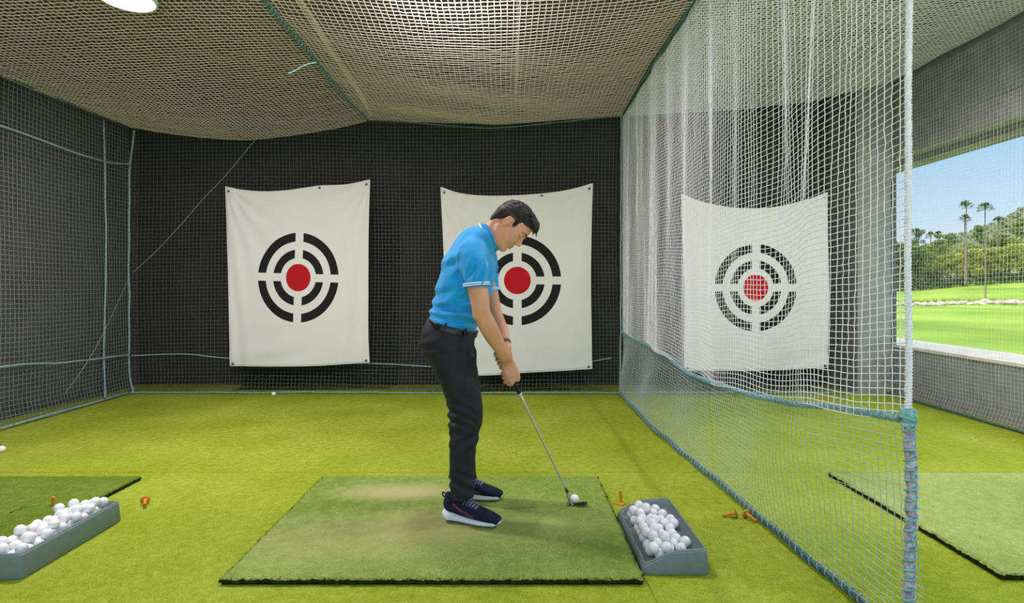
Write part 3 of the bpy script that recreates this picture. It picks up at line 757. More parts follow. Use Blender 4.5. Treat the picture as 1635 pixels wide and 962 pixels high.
# ------------------------------------------------------------------ distance-field sculpting for the golfer
class Field:
    def __init__(s, lo, hi, h):
        s.lo = np.array(lo, float); s.h = h
        s.n = np.ceil((np.array(hi) - s.lo) / h).astype(int) + 1
        s.F = np.full(s.n, 0.5, dtype=np.float32)
    def win(s, lo, hi):
        a = np.clip(np.floor((np.array(lo) - s.lo) / s.h).astype(int), 0, s.n - 1)
        b = np.clip(np.ceil((np.array(hi) - s.lo) / s.h).astype(int) + 1, 1, s.n)
        sl = tuple(slice(i, max(j, i + 1)) for i, j in zip(a, b))
        ax = [(s.lo[i] + s.h * np.arange(sl[i].start, sl[i].stop)).astype(np.float32) for i in range(3)]
        return sl, ax
    def pts(s, ax): return np.stack(np.meshgrid(*ax, indexing='ij'), -1)
    def blend(s, sl, D, k, op='add'):
        A = s.F[sl]
        if op == 'add':
            if k <= 0: s.F[sl] = np.minimum(A, D); return
            h = np.clip(.5 + .5 * (A - D) / k, 0, 1); s.F[sl] = A * (1 - h) + D * h - k * h * (1 - h)
        else:                                     # carve
            B = -D
            if k <= 0: s.F[sl] = np.maximum(A, B); return
            h = np.clip(.5 - .5 * (A - B) / k, 0, 1); s.F[sl] = A * (1 - h) + B * h + k * h * (1 - h)
    def chain(s, P, a, b=None, L=(0, 1, 0), k=0.01, sub=5, op='add', clip=None, ret=False):
        """limb along points P with half-width a (across) and b (along L)"""
        P = np.asarray(P, float); m = len(P)
        a = np.broadcast_to(np.asarray(a, float), (m,)); b = a if b is None else np.broadcast_to(np.asarray(b, float), (m,))
        Q = np.column_stack([P, a, b])
        if m > 2 and sub > 1: Q = spline(Q, sub)
        elif sub > 1 and m == 2: Q = Q
        mg = max(k, .012) + float(max(Q[:, 3].max(), Q[:, 4].max()))
        lo = Q[:, :3].min(0) - mg; hi = Q[:, :3].max(0) + mg
        sl, ax = s.win(lo, hi)
        D = np.full([len(x) for x in ax], 0.5, dtype=np.float32)
        off = np.array([x.start for x in sl])
        L0 = np.array(L, float)
        for i in range(len(Q) - 1):
            p, q = Q[i], Q[i + 1]; r = max(p[3], p[4], q[3], q[4]) + max(k, .012)
            sl2, ax2 = s.win(np.minimum(p[:3], q[:3]) - r, np.maximum(p[:3], q[:3]) + r)
            X = s.pts(ax2) - p[:3].astype(np.float32)
            d = q[:3] - p[:3]; ln = np.linalg.norm(d) + 1e-9; T = d / ln
            N = np.cross(T, L0); N /= np.linalg.norm(N) + 1e-9; Lp = np.cross(N, T)
            t = X @ T.astype(np.float32); u = np.clip(t / ln, 0, 1)
            aa = p[3] + (q[3] - p[3]) * u; bb = p[4] + (q[4] - p[4]) * u
            xt = t - u * ln; xn = X @ N.astype(np.float32); xl = X @ Lp.astype(np.float32)
            mn = np.minimum(aa, bb)
            dd = (np.sqrt((xn / aa) ** 2 + (xl / bb) ** 2 + (xt / mn) ** 2) - 1) * mn
            loc = tuple(slice(sl2[j].start - off[j], sl2[j].stop - off[j]) for j in range(3))
            loc = tuple(slice(max(0, l.start), l.stop) for l in loc)
            D[loc] = np.minimum(D[loc], dd)
        if clip is not None:
            X = s.pts(ax)
            for c, n in clip:                     # keep the side where (x-c).n < 0
                n = np.array(n, float); n /= np.linalg.norm(n)
                D = np.maximum(D, (X - np.array(c, np.float32)) @ n.astype(np.float32))
        if ret: return sl, ax, D
        s.blend(sl, D, k, op)
    def ell(s, c, r, R=None, k=0.01, op='add'):
        """ellipsoid centre c, radii r along the rows of R"""
        R = np.eye(3) if R is None else np.asarray(R); c = np.asarray(c, float); r = np.asarray(r, float)
        m = r.max() + max(k, .012); sl, ax = s.win(c - m, c + m)
        X = (s.pts(ax) - c.astype(np.float32)) @ R.T.astype(np.float32)
        q = np.sqrt(((X / r) ** 2).sum(-1)); g = np.sqrt(((X / (r * r)) ** 2).sum(-1)) + 1e-6
        D = q * (q - 1) / g
        s.blend(sl, D.astype(np.float32), k, op)
    def noise(s, fn):
        """F += fn(points); in slabs"""
        ax = [(s.lo[i] + s.h * np.arange(s.n[i])).astype(np.float32) for i in range(3)]
        for i in range(0, s.n[0], 24):
            near = np.abs(s.F[i:i + 24]) < .03
            if not near.any(): continue
            X = s.pts([ax[0][i:i + 24], ax[1], ax[2]])
            d = np.zeros(near.shape, np.float32); d[near] = fn(X[near]); s.F[i:i + 24] += d
    def mesh(s, name, mats, parent, smooth_it=2, midx=None, inv=None):
        F = s.F; S = F < 0
        nx, ny, nz = F.shape
        # cells with a sign change
        c = np.zeros((nx - 1, ny - 1, nz - 1), np.uint8)
        for i in (0, 1):
            for j in (0, 1):
                for k in (0, 1): c += S[i:nx - 1 + i, j:ny - 1 + j, k:nz - 1 + k]
        act = np.argwhere((c > 0) & (c < 8)); n = len(act)
        idx = np.full(c.shape, -1, np.int32); idx[tuple(act.T)] = np.arange(n)
        acc = np.zeros((n, 3)); cnt = np.zeros(n)
        cor = np.array([(i, j, k) for i in (0, 1) for j in (0, 1) for k in (0, 1)])
        val = np.stack([F[tuple((act + o).T)] for o in cor], 1).astype(float)
        for a in range(8):
            for b in range(a + 1, 8):
                if np.abs(cor[a] - cor[b]).sum() != 1: continue
                m = (val[:, a] < 0) != (val[:, b] < 0); t = val[m, a] / (val[m, a] - val[m, b])
                acc[m] += cor[a] + t[:, None] * (cor[b] - cor[a]); cnt[m] += 1
        V = s.lo + s.h * (act + acc / cnt[:, None])
        Fs = []
        for axi in range(3):
            o1, o2 = [(1, 2), (2, 0), (0, 1)][axi]
            A = np.take(S, range(F.shape[axi] - 1), axi); B = np.take(S, range(1, F.shape[axi]), axi)
            e = np.argwhere(A != B)
            e = e[(e[:, o1] > 0) & (e[:, o2] > 0) & (e[:, o1] < F.shape[o1] - 1) & (e[:, o2] < F.shape[o2] - 1)]
            d1 = np.zeros(3, int); d1[o1] = 1; d2 = np.zeros(3, int); d2[o2] = 1
            g = lambda p: idx[tuple(p.T)]
            q = np.stack([g(e - d1 - d2), g(e - d2), g(e), g(e - d1)], 1)
            flip = ~S[tuple(e.T)]
            q[flip] = q[flip][:, ::-1]
            Fs.append(q)
        Q = np.concatenate(Fs); Q = Q[(Q >= 0).all(1)]
        for _ in range(smooth_it):               # light Laplacian smoothing
            sm = np.zeros_like(V); w = np.zeros(len(V))
            for a, b in ((0, 1), (1, 2), (2, 3), (3, 0)):
                np.add.at(sm, Q[:, a], V[Q[:, b]]); np.add.at(w, Q[:, a], 1)
                np.add.at(sm, Q[:, b], V[Q[:, a]]); np.add.at(w, Q[:, b], 1)
            V = .5 * V + .5 * sm / np.maximum(w, 1)[:, None]
        mi = None
        if midx is not None:
            mi = midx(V[Q].mean(1)).astype(int)
        o = mesh_np(name, V, Q, mats, None, True, mi)
        o.parent = parent
        if inv is not None: o.matrix_parent_inverse = inv
        return o

# ------------------------------------------------------------------ the golfer
golfer = tag(empty('person', (-0.25, 2.84, TH)), 'man in blue polo and black trousers bending over to address a golf ball', 'person')
GINV = Matrix.Translation(golfer.location).inverted()
def skin_mat():
    m = mat('skin', (216, 152, 120), .5, (224, 164, 134), 14, spec=.35); b = m.node_tree.nodes['Principled BSDF']
    b.inputs['Subsurface Weight'].default_value = .12; b.inputs['Subsurface Radius'].default_value = (.01, .004, .002); b.inputs['Subsurface Scale'].default_value = .5
    return m
M['skin'] = skin_mat(); M['lip'] = mat('lips', (204, 136, 114), .5); M['hair'] = mat('black_hair', (20, 18, 18), .55, (42, 37, 34), 60, spec=.35, bump=.25, bscale=260)
M['fade'] = mat('cropped_hair', (96, 74, 62), .7, (60, 48, 42), 180, spec=.2)
M['polo'] = mat('blue_pique', (28, 152, 224), .75, (36, 162, 232), 12, bump=.12, bscale=700, spec=.15, sheen=.2)
M['collar'] = mat('collar_blue', (24, 146, 224), .7, bump=.1, bscale=700, spec=.15)
M['stripe'] = mat('white_stripe', (232, 240, 244), .7, spec=.2)
M['pants'] = mat('black_cotton', (33, 33, 40), .62, (40, 40, 48), 30, bump=.06, bscale=900, spec=.25)
M['belt'] = mat('black_leather', (22, 22, 24), .32, spec=.5, bump=.05, bscale=300)
M['navy'] = mat('navy_knit', (22, 30, 50), .75, (30, 40, 64), 60, bump=.15, bscale=900, spec=.2)
M['sole'] = mat('white_foam', (236, 236, 240), .6, spec=.3)
M['crimson'] = mat('crimson_trim', (160, 44, 70), .5)
M['outsole'] = mat('black_outsole', (18, 18, 20), .7)
M['lace'] = mat('lace_blue', (70, 84, 120), .7, (150, 140, 150), 160)

# head frame: f towards the face, u towards the crown, sideways s (+ is away from the camera)
PH = math.radians(50)
hf = np.array([math.cos(PH), 0, -math.sin(PH)]); hu = np.array([math.sin(PH), 0, math.cos(PH)]); hs = np.array([0, 1.0, 0])
yaw = math.radians(-4)
Rz = np.array([[math.cos(yaw), -math.sin(yaw), 0], [math.sin(yaw), math.cos(yaw), 0], [0, 0, 1]])
hf, hu, hs = Rz @ hf, Rz @ hu, Rz @ hs
HC = J(817, 357, 2.84); RH = np.array([hf, hu, hs])
PX = 2.84 / FPX
def hp(f, u, s=0.0): return HC + hf * f + hu * u + hs * s
def tohead(X): return (X - HC) @ RH.T

def centre(p): return p

# --- body: head, neck, trunk core, arms and hands in one surface
B = Field((-.50, 2.50, .66), (.20, 3.18, 1.64), .0034)
# skull and face
B.ell(hp(-.006, .022), (.094, .080, .074), RH, k=.02)
B.ell(hp(.030, .030), (.066, .062, .062), RH, k=.02)
B.ell(hp(.034, -.040), (.060, .082, .058), RH, k=.025)
B.chain([hp(-.022, -.052, -.056), hp(.012, -.090, -.050), hp(.052, -.112, -.024)], [.020, .019, .018], k=.022)
B.chain([hp(-.022, -.052, .056), hp(.012, -.090, .050), hp(.052, -.112, .024)], [.020, .019, .018], k=.022)
B.ell(hp(.063, -.113), (.021, .017, .024), RH, k=.02)
B.chain([hp(.05, -.018, -.048), hp(.062, -.045, -.040)], [.020, .018], k=.02)      # cheekbones
B.chain([hp(.05, -.018, .048), hp(.062, -.045, .040)], [.020, .018], k=.02)
B.chain([hp(.078, .014, -.036), hp(.088, .014, 0), hp(.078, .014, .036)], [.010, .010, .010], k=.014)   # brow
B.chain([hp(.084, .004), hp(.094, -.018), hp(.105, -.040)], [.008, .0095, .0105], k=.008)   # nose
B.ell(hp(.098, -.047, -.012), (.009, .007, .007), RH, k=.005); B.ell(hp(.098, -.047, .012), (.009, .007, .007), RH, k=.005)
B.ell(hp(.096, -.054, -.007), (.005, .005, .0035), RH, k=.003, op='cut'); B.ell(hp(.096, -.054, .007), (.005, .005, .0035), RH, k=.003, op='cut')
for sd in (-1, 1):
    B.ell(hp(.094, -.006, .031 * sd), (.016, .011, .017), RH, k=.010, op='cut')
    B.ell(hp(.076, -.007, .031 * sd), (.0135, .0125, .016), RH, k=.004)
B.chain([hp(.080, -.074, -.023), hp(.0885, -.0715, -.010), hp(.0895, -.072, 0), hp(.0885, -.0715, .010), hp(.080, -.074, .023)], [.004, .0055, .006, .0055, .004], k=.007)
B.chain([hp(.079, -.078, -.021), hp(.0865, -.0855, -.008), hp(.0875, -.0865, 0), hp(.0865, -.0855, .008), hp(.079, -.078, .021)], [.004, .0058, .0064, .0058, .004], k=.007)
B.chain([hp(.084, -.0785, -.026), hp(.0965, -.0785, 0), hp(.084, -.0785, .026)], [.0026, .0034, .0026], k=.002, op='cut')
# ears
for sd in (-1, 1):
    e0 = hp(-.012, -.012, .076 * sd)
    B.ell(e0, (.0135, .029, .009), RH, k=.008)
    rim = [hp(-.012 + .0125 * math.cos(a), -.010 + .0265 * math.sin(a) + (-.004 if math.sin(a) < -.8 else 0), (.083 + .004 * (a > 1.6) * (a < 4)) * sd) for a in np.linspace(-.3, 4.6, 9)]
    B.chain(rim, [.004, .0048, .0052, .0052, .005, .005, .0048, .0048, .006], k=.003, L=hf)
    B.ell(hp(-.008, -.012, .090 * sd), (.0075, .017, .010), RH, k=.003, op='cut'); B.ell(hp(.000, -.016, .085 * sd), (.004, .007, .004), RH, k=.003)
B.chain([hp(-.070, -.01), hp(-.068, -.045), hp(-.058, -.078)], [.022, .022, .024], [.050, .048, .046], L=hs, k=.02)
# neck and hidden trunk
nk0 = J(800, 371, 2.84); nk1 = J(784, 377, 2.84); nk2 = J(764, 392, 2.84)
B.chain([nk0, nk1, nk2], [.050, .053, .066], [.050, .054, .075], k=.03)
B.chain([J(764, 392, 2.84), J(750, 425, 2.84), J(737, 470, 2.84), J(724, 512, 2.84)], [.07, .105, .11, .10], [.11, .145, .13, .13], k=.03)

# arms
def dpt(px, py, d): return J(px, py, d)
sh_r = J(752, 402, 2.665); el_r = J(769.5, 500, 2.625); wr_r = J(806.5, 567, 2.765)
B.chain([sh_r, J(761, 452, 2.63), J(766, 478, 2.618), el_r, J(781, 524, 2.66), J(793, 546, 2.715), wr_r],
        [.040, .047, .044, .041, .043, .036, .0265], [.038, .046, .044, .039, .038, .032, .022], k=.012)
B.ell(J(763, 502, 2.61), (.018, .018, .022), k=.02)
sh_l = J(770, 408, 3.01); el_l = J(789, 497, 3.03); wr_l = J(808, 557, 2.90)
B.chain([sh_l, J(780, 455, 3.03), el_l, J(800.5, 528, 2.975), wr_l], [.040, .045, .040, .037, .027], [.038, .044, .040, .034, .023], k=.012)

# grip axis (club shaft line)
hosel = J(905, 783, 2.92); gtop = J(795.5, 557.5, 2.835)
gax = (hosel - gtop); CL = np.linalg.norm(gax); gax /= CL
gn = np.array([0, -1.0, 0]); gn -= gax * gn.dot(gax); gn /= np.linalg.norm(gn)    # towards the camera
gl = np.cross(gn, gax); 
if gl[0] > 0: gl = -gl                                                         # under side of the grip (towards the player)
def gp(py):                                                                     # grip point at photo row py
    t = (py - 557.5) / (783 - 557.5); return gtop + gax * CL * t
def around(py, th, r):                                                          # th 0 camera side, 90 under, 180 far, 270 top
    t = math.radians(th); return gp(py) + (gn * math.cos(t) + gl * math.sin(t)) * r
# right hand: palm over the camera side, fingers under and round
B.chain([wr_r, around(580, -25, .036), around(594, -18, .037), around(603, -8, .035)], [.0265, .034, .0385, .036], [.022, .018, .0155, .012], L=gn, k=.032)
for py, kn, ln_ in ((588.5, 30, .92), (594.5, 34, 1.0), (601, 36, 1.04), (608, 30, 1.0)):
    pts = [around(py - 3, 5, .036), around(py, kn + 12, .039), around(py + 1.5, 86, .0385 * ln_), around(py + 2, 128, .029), around(py + 1.5, 168, .0225), around(py + 1, 205, .021)]
    B.chain(pts, [.0105, .0108, .0098, .0092, .0085, .0070], k=.0045, L=gax)
B.chain([around(581, -50, .034), around(590, -68, .031), around(600, -84, .0245), around(609, -96, .0215)], [.0135, .0125, .0105, .0085], k=.008, L=gn)    # thumb along the top
B.chain([around(606, 40, .033), around(612, 62, .030), around(616, 90, .026), around(617, 120, .022)], [.0105, .0105, .0095, .008], k=.006, L=gax)           # trigger finger reach
# left hand above it: palm on the far side, fingertips coming round under the grip
B.chain([wr_l, around(562, 205, .034), around(574, 195, .034), around(584, 190, .033)], [.026, .031, .034, .030], [.021, .017, .015, .012], L=gn, k=.012)
for py, ln_ in ((562, .92), (568.5, 1.0), (575, 1.04), (581, 1.0)):
    pts = [around(py - 2, 172, .034), around(py, 140, .032), around(py + 1.5, 100, .029 * ln_), around(py + 2, 62, .0245), around(py + 2, 25, .0225), around(py + 1, 0, .021)]
    B.chain(pts, [.0102, .0105, .0096, .009, .0083, .0070], k=.0045, L=gax)
B.chain([around(566, 235, .034), around(576, 255, .029), around(587, 268, .0245)], [.0125, .0115, .009], k=.008, L=gn)
# knuckle tendons on the back of the near hand
for py in (588, 594, 600.5, 606.5):
    B.ell(around(py, 14, .047), (.009, .006, .008), np.array([gax, gn, gl]), k=.008)
def body_midx(X):
    h = tohead(X)
    lip = (h[:, 0] > .080) & (h[:, 1] < -.0685) & (h[:, 1] > -.0925) & (np.abs(h[:, 2]) < .022)
    return np.where(lip, 1, 0)
body = B.mesh('body', [M['skin'], M['lip']], golfer, 2, body_midx, GINV)
del B

# eyes: lids cast down, lash line and brow
for sd in (-1, 1):
    pts = [hp(.0875 - .009 * abs(a) ** 1.5, -.0150 + .0045 * abs(a) ** 2, (.031 + .0155 * a) * sd) for a in np.linspace(-1, 1.25, 11)]
    o = tube('lash_line', np.array(pts), .0015, M['hair'], None, 6); o.parent = golfer; o.matrix_parent_inverse = GINV
    v, f = join_geo([tube_geo(spline([hp(.0985, .0115, .013 * sd), hp(.0965, .0165, .027 * sd), hp(.0875, .0175, .041 * sd), hp(.0735, .013, .053 * sd)], 5), np.array([.0026] * 6 + [.0036] * 5 + [.0020] * 5), 8)])
    o = mesh_np('eyebrow', v, f, M['hair']); o.parent = golfer; o.matrix_parent_inverse = GINV

# --- hair
Hf = Field(HC - .17, HC + .17, .0030)
Hf.ell(hp(-.006, .026), (.101, .092, .0815), RH, k=.0)
Hf.ell(hp(.020, .062), (.086, .052, .068), RH, k=.02)
Hf.chain([hp(.050, .088, -.03), hp(.085, .080, -.02), hp(.104, .060, -.012)], [.022, .020, .010], [.034, .034, .024], L=hs, k=.02)
Hf.chain([hp(.050, .088, .03), hp(.085, .080, .02), hp(.104, .060, .012)], [.022, .020, .010], [.034, .034, .024], L=hs, k=.02)
Hf.chain([hp(-.076, .0), hp(-.0755, -.045), hp(-.067, -.082)], [.024, .022, .020], [.056, .052, .046], L=hs, k=.02)
hl_f = np.array([-45, -30, -21.5, -18, -14, -11, -8, 0, 3, 4.5, 8, 9.5, 14, 18, 24, 30, 45]) * PX
hl_u = np.array([-27, -27, -25, -20, -12, -4, 5.5, 6, 4.5, -4, -4, 6, 11, 15, 17, 19, 21]) * PX
ax = [(Hf.lo[i] + Hf.h * np.arange(Hf.n[i])) for i in range(3)]
Xh = Hf.pts(ax); hh = tohead(Xh)
bound = np.interp(hh[..., 0], hl_f, hl_u)
cutp = (bound - hh[..., 1]) * .75
Hf.F = Hf.F + (.0085 * (1 - np.clip((hh[..., 1] - bound) / .034, 0, 1)) ** 1.5 * (hh[..., 0] < .05)).astype(np.float32)
Hf.F = np.maximum(Hf.F, cutp.astype(np.float32))
# combed locks: ridges running forward over the crown, finer towards the sides
def locks(X):
    h = tohead(X); ang = np.arctan2(h[:, 2], h[:, 1] - .0) 
    w = noise3(h * 14, 4, 2, 1.0)
    return (.0022 * np.sin(ang * 26 + h[:, 0] * 30 + w * 5) * np.clip((h[:, 1] - .01) / .06, 0, 1) + .0018 * noise3(h * 55, 6, 2, 1.2) * np.clip((h[:, 1]) / .05, 0.15, 1)).astype(np.float32)
Hf.noise(locks)
def hair_midx(X):
    h = tohead(X); b_ = np.interp(h[:, 0], hl_f, hl_u)
    return np.where((h[:, 1] - b_ < .016) & (h[:, 0] < .045), 1, 0)
hair = Hf.mesh('hair', [M['hair'], M['fade']], golfer, 1, hair_midx, GINV)
g = np.random.default_rng(12); parts = []
for i in range(260):                              # separate locks on top and in the fringe
    f0 = g.uniform(-.015, .088); s0 = g.uniform(-.062, .062)
    top = math.sqrt(max(.0, 1 - (s0 / .084) ** 2))
    up = .026 + .092 * top * math.sqrt(max(0.05, 1 - ((f0 + .006) / .112) ** 2)) + (.004 if f0 > .0 else -.002)
    L = g.uniform(.025, .05); dirf = g.uniform(.5, 1.0) if f0 > -.03 else -g.uniform(.3, 1)
    ds = g.normal(0, .25) + s0 * 4
    p0 = (f0, up - .016, s0 * .95); p1 = (f0 + .4 * L * dirf, up - .006 + g.uniform(-.003, .003), s0 + .4 * L * ds)
    drop = .012 + (.022 if f0 > .045 else 0)
    p2 = (f0 + L * dirf, up - drop * g.uniform(.4, 1.0), s0 + L * ds)
    P = spline([hp(*p0), hp(*p1), hp(*p2)], 4); n = len(P)
    v, f = tube_geo(P, np.interp(np.linspace(0, 1, n), [0, .4, 1], [.0042, .0044, .0006]), 5); parts.append((v, f))
for i in range(22):                               # sideburn wisps
    sd = -1 if i % 2 == 0 else 1; f0 = g.uniform(.014, .034); u0 = g.uniform(.02, .04)
    P = spline([hp(f0 - .004, u0, .0765 * sd), hp(f0, u0 - .02, .0775 * sd), hp(f0 - .004, u0 - g.uniform(.03, .045), .0735 * sd)], 4); n = len(P)
    v, f = tube_geo(P, np.linspace(.0014, .0004, n), 5); parts.append((v, f))
v, f = join_geo(parts); o = mesh_np('locks', v, f, M['hair']); o.parent = hair; o['kind'] = 'stuff'

# --- polo shirt
P_ = Field((-.52, 2.46, .92), (.06, 3.22, 1.50), .0038)
tc = [(784, 377), (775, 381.5), (765, 388.5), (757, 400), (751.5, 419), (745, 446), (735, 477), (726, 505), (718, 530)]
ta = [.046, .062, .088, .108, .126, .139, .134, .122, .122]; tb = [.048, .078, .130, .172, .196, .188, .172, .168, .170]
hem0, hem1 = J(683, 507, 2.84), J(764, 530, 2.84)
hemn = np.cross(hem1 - hem0, np.array([0, 1.0, 0])); hemn /= np.linalg.norm(hemn)
if hemn[2] > 0: hemn = -hemn
P_.chain([J(x, y, 2.84) for x, y in tc], ta, tb, k=.02, clip=[((hem0 + hem1) / 2, hemn)])
neckdir = nk0 - nk1; neckdir /= np.linalg.norm(neckdir)
def sleeve(pts, a, b, cuffpx, d):
    c = J(*cuffpx, d); n = np.array(pts[-1]) - np.array(pts[-2]); n /= np.linalg.norm(n)
    P_.chain(pts, a, b, k=.035, clip=[(c, n)]); return c, n
cr, nr = sleeve([J(752, 402, 2.68), J(755, 418, 2.645), J(760, 440, 2.625), J(762.5, 470, 2.62)], [.060, .0625, .0585, .0575], [.060, .062, .060, .060], (761, 457.5), 2.622)
cl, nl = sleeve([J(768, 406, 3.00), J(776, 424, 3.035), J(780, 446, 3.045), J(782, 476, 3.05)], [.056, .057, .056, .054], [.058, .060, .058, .058], (781, 463), 3.048)
def polo_folds(X):
    d = X[:, 1]; px = CX + X[:, 0] / d * FPX; py = CY - (X[:, 2] - CAMZ) / d * FPX
    near = np.clip((2.84 - d) / .1, -1, 1)
    out = np.zeros(len(X))
    # slack rolls above the belt
    out += .0042 * np.sin((py - .25 * (px - 690)) * .34 + 1.2 * np.sin(px * .06 + d * 5)) * np.exp(-((py - 500) / 20) ** 2)
    out += .0035 * np.sin((py + .55 * px) * .23 + d * 9) * np.exp(-((py - 478) / 26) ** 2) * np.exp(-((px - 715) / 34) ** 2)
    # pulls from armpit and down the sleeve
    out += .0040 * np.sin((px * .9 + py * .35) * .42 + d * 7) * np.exp(-((py - 437) / 20) ** 2) * np.exp(-((px - 762) / 22) ** 2)
    out += .0030 * np.sin((px * .5 + py * .75) * .30 + 2 + d * 6) * np.exp(-((py - 425) / 24) ** 2) * np.exp(-((px - 722) / 22) ** 2)
    # armhole seam: a soft groove
    sx = 731 + .0 * py + 6 * np.sin((py - 385) / 24); sl_ = np.exp(-((px - (735 + (py - 388) * -.06)) / 1.6) ** 2) * np.clip((py - 392) / 14, 0, 1) * np.clip((450 - py) / 10, 0, 1) * np.clip((2.76 - d) / .05, 0, 1)
    out += .0022 * sl_
    side = np.exp(-((px - (734 - (py - 455) * .24)) / 1.5) ** 2) * (py > 455) * (py < 506) * (d < 2.8)
    out += .0022 * side
    out += .0022 * noise3(X * 9, 17, 2, 1.2)
    hemd = (X - hem0) @ (-hemn); out *= np.clip(hemd / .03, .15, 1)
    return (2.5 * out).astype(np.float32)
P_.noise(polo_folds)
polo = P_.mesh('polo_shirt', M['polo'], golfer, 1, None, GINV)
del P_
polo['label'] = 'bright blue short-sleeved polo shirt'
# cuffs: knitted bands with two white lines
def striped(name, c, n, bands):
    m = mat(name, (24, 146, 224), .7, spec=.15); t = m.node_tree; b = t.nodes['Principled BSDF']; N = t.nodes.new; L = t.links.new
    tc_ = N('ShaderNodeTexCoord'); sb = N('ShaderNodeVectorMath'); sb.operation = 'SUBTRACT'; sb.inputs[1].default_value = tuple(c); L(tc_.outputs['Object'], sb.inputs[0])
    dt = N('ShaderNodeVectorMath'); dt.operation = 'DOT_PRODUCT'; dt.inputs[1].default_value = tuple(n); L(sb.outputs[0], dt.inputs[0])
    acc = None
    for a0, a1 in bands:
        k_ = N('ShaderNodeMath'); k_.operation = 'COMPARE'; k_.inputs[1].default_value = (a0 + a1) / 2; k_.inputs[2].default_value = abs(a1 - a0) / 2; L(dt.outputs['Value'], k_.inputs[0])
        if acc is None: acc = k_.outputs[0]
        else:
            mx_ = N('ShaderNodeMath'); mx_.operation = 'MAXIMUM'; L(acc, mx_.inputs[0]); L(k_.outputs[0], mx_.inputs[1]); acc = mx_.outputs[0]
    mx = N('ShaderNodeMix'); mx.data_type = 'RGBA'; L(acc, mx.inputs[0]); mx.inputs[6].default_value = (*lin((24, 146, 224)), 1); mx.inputs[7].default_value = (*lin((236, 242, 246)), 1); L(mx.outputs[2], b.inputs['Base Color'])
    return m
def cuff(c, n, a, b, Lat, pts0):
    Fc = Field(c - .11, c + .11, .0024)
    T = n; sl, ax, D = Fc.chain([c - T * .05, c + T * .05], [a, a * .99], [b, b * .99], k=.0, sub=1, ret=True)
    X = Fc.pts(ax); h = (X - c) @ T
    D = np.maximum(D, np.maximum(h - .002, -.021 - h)); Fc.F[sl] = np.minimum(Fc.F[sl], D)
    o = Fc.mesh('sleeve_cuff', striped('cuff_knit', c, T, ((-.0185, -.0125), (-.0085, -.0035))), None, 1); o.parent = polo; return o
cuff(cr, nr, .0640, .0660, None, None); cuff(cl, nl, .0600, .0635, None, None)
# collar: folded band standing round the neck
cc = J(780.5, 380.5, 2.84); cn = neckdir * .55 + np.array([.45 * .89, 0, .45 * .46]); cn /= np.linalg.norm(cn)
Fc = Field(cc - .15, cc + .15, .0026)
sl, ax, D = Fc.chain([cc - cn * .055, cc - cn * .012, cc + cn * .045], [.098, .0765, .058], [.108, .082, .062], k=0, sub=4, ret=True)
X = Fc.pts(ax); h = (X - cc) @ cn
low = -.021 - .010 * np.clip((X[..., 0] - cc[0]) / .05, -0.4, 1.2)        # collar leaf dips to a point in front
D = np.maximum(D, np.maximum(h - .020, low - h)); 
Fc.F[sl] = D
Fc.chain([cc - cn * .08, cc + cn * .10], [.0535, .0535], [.0555, .0555], k=.002, sub=1, op='cut')
o = Fc.mesh('collar', striped('collar_knit', cc, cn, ((-.0165, -.0095),)), None, 1); o.parent = polo
# placket down the chest
pl = [J(790.5, 404, 2.84), J(792.5, 418, 2.84), J(793.0, 436, 2.84)]
v, f = tube_geo(spline(pl, 4), .0065, 8); o = mesh_np('placket', v, f, M['collar']); o.parent = polo
for p in (J(793.5, 412, 2.835), J(794.5, 426, 2.835)):
    v, f = lathe([(.0005, 0), (.005, 0), (.005, .003), (.0005, .003)], 12); o = mesh_np('button', v[:, [2, 1, 0]] + p, f, M['stripe']); o.parent = polo

# --- trousers
T_ = Field((-.52, 2.52, .03), (.02, 3.16, 1.03), .0040)
wc = (hem0 + hem1) / 2 + hemn * .004
T_.chain([J(727, 500, 2.84), J(722, 520, 2.84), J(717, 542, 2.84), J(718, 560, 2.84)], [.121, .1235, .130, .108], [.170, .174, .176, .165], k=.0, clip=[(wc, -hemn)])
T_.ell(J(700, 545, 2.78), (.075, .075, .085), k=.05); T_.ell(J(700, 545, 2.91), (.075, .075, .085), k=.05)
hemz = lambda px, py, d: J(px, py, d)
# near leg
T_.chain([J(718, 548, 2.76), J(724, 578, 2.745), J(733.5, 610, 2.735), J(742.5, 645, 2.73), J(743.5, 668, 2.73), J(740, 700, 2.725), J(737.5, 735, 2.72), J(737, 765, 2.715), J(739, 800, 2.71)],
         [.118, .104, .089, .0855, .083, .068, .060, .0585, .0620], [.092, .092, .085, .074, .071, .069, .066, .064, .066], k=.03, clip=[(J(739, 793, 2.71), (.12, 0, -1))])
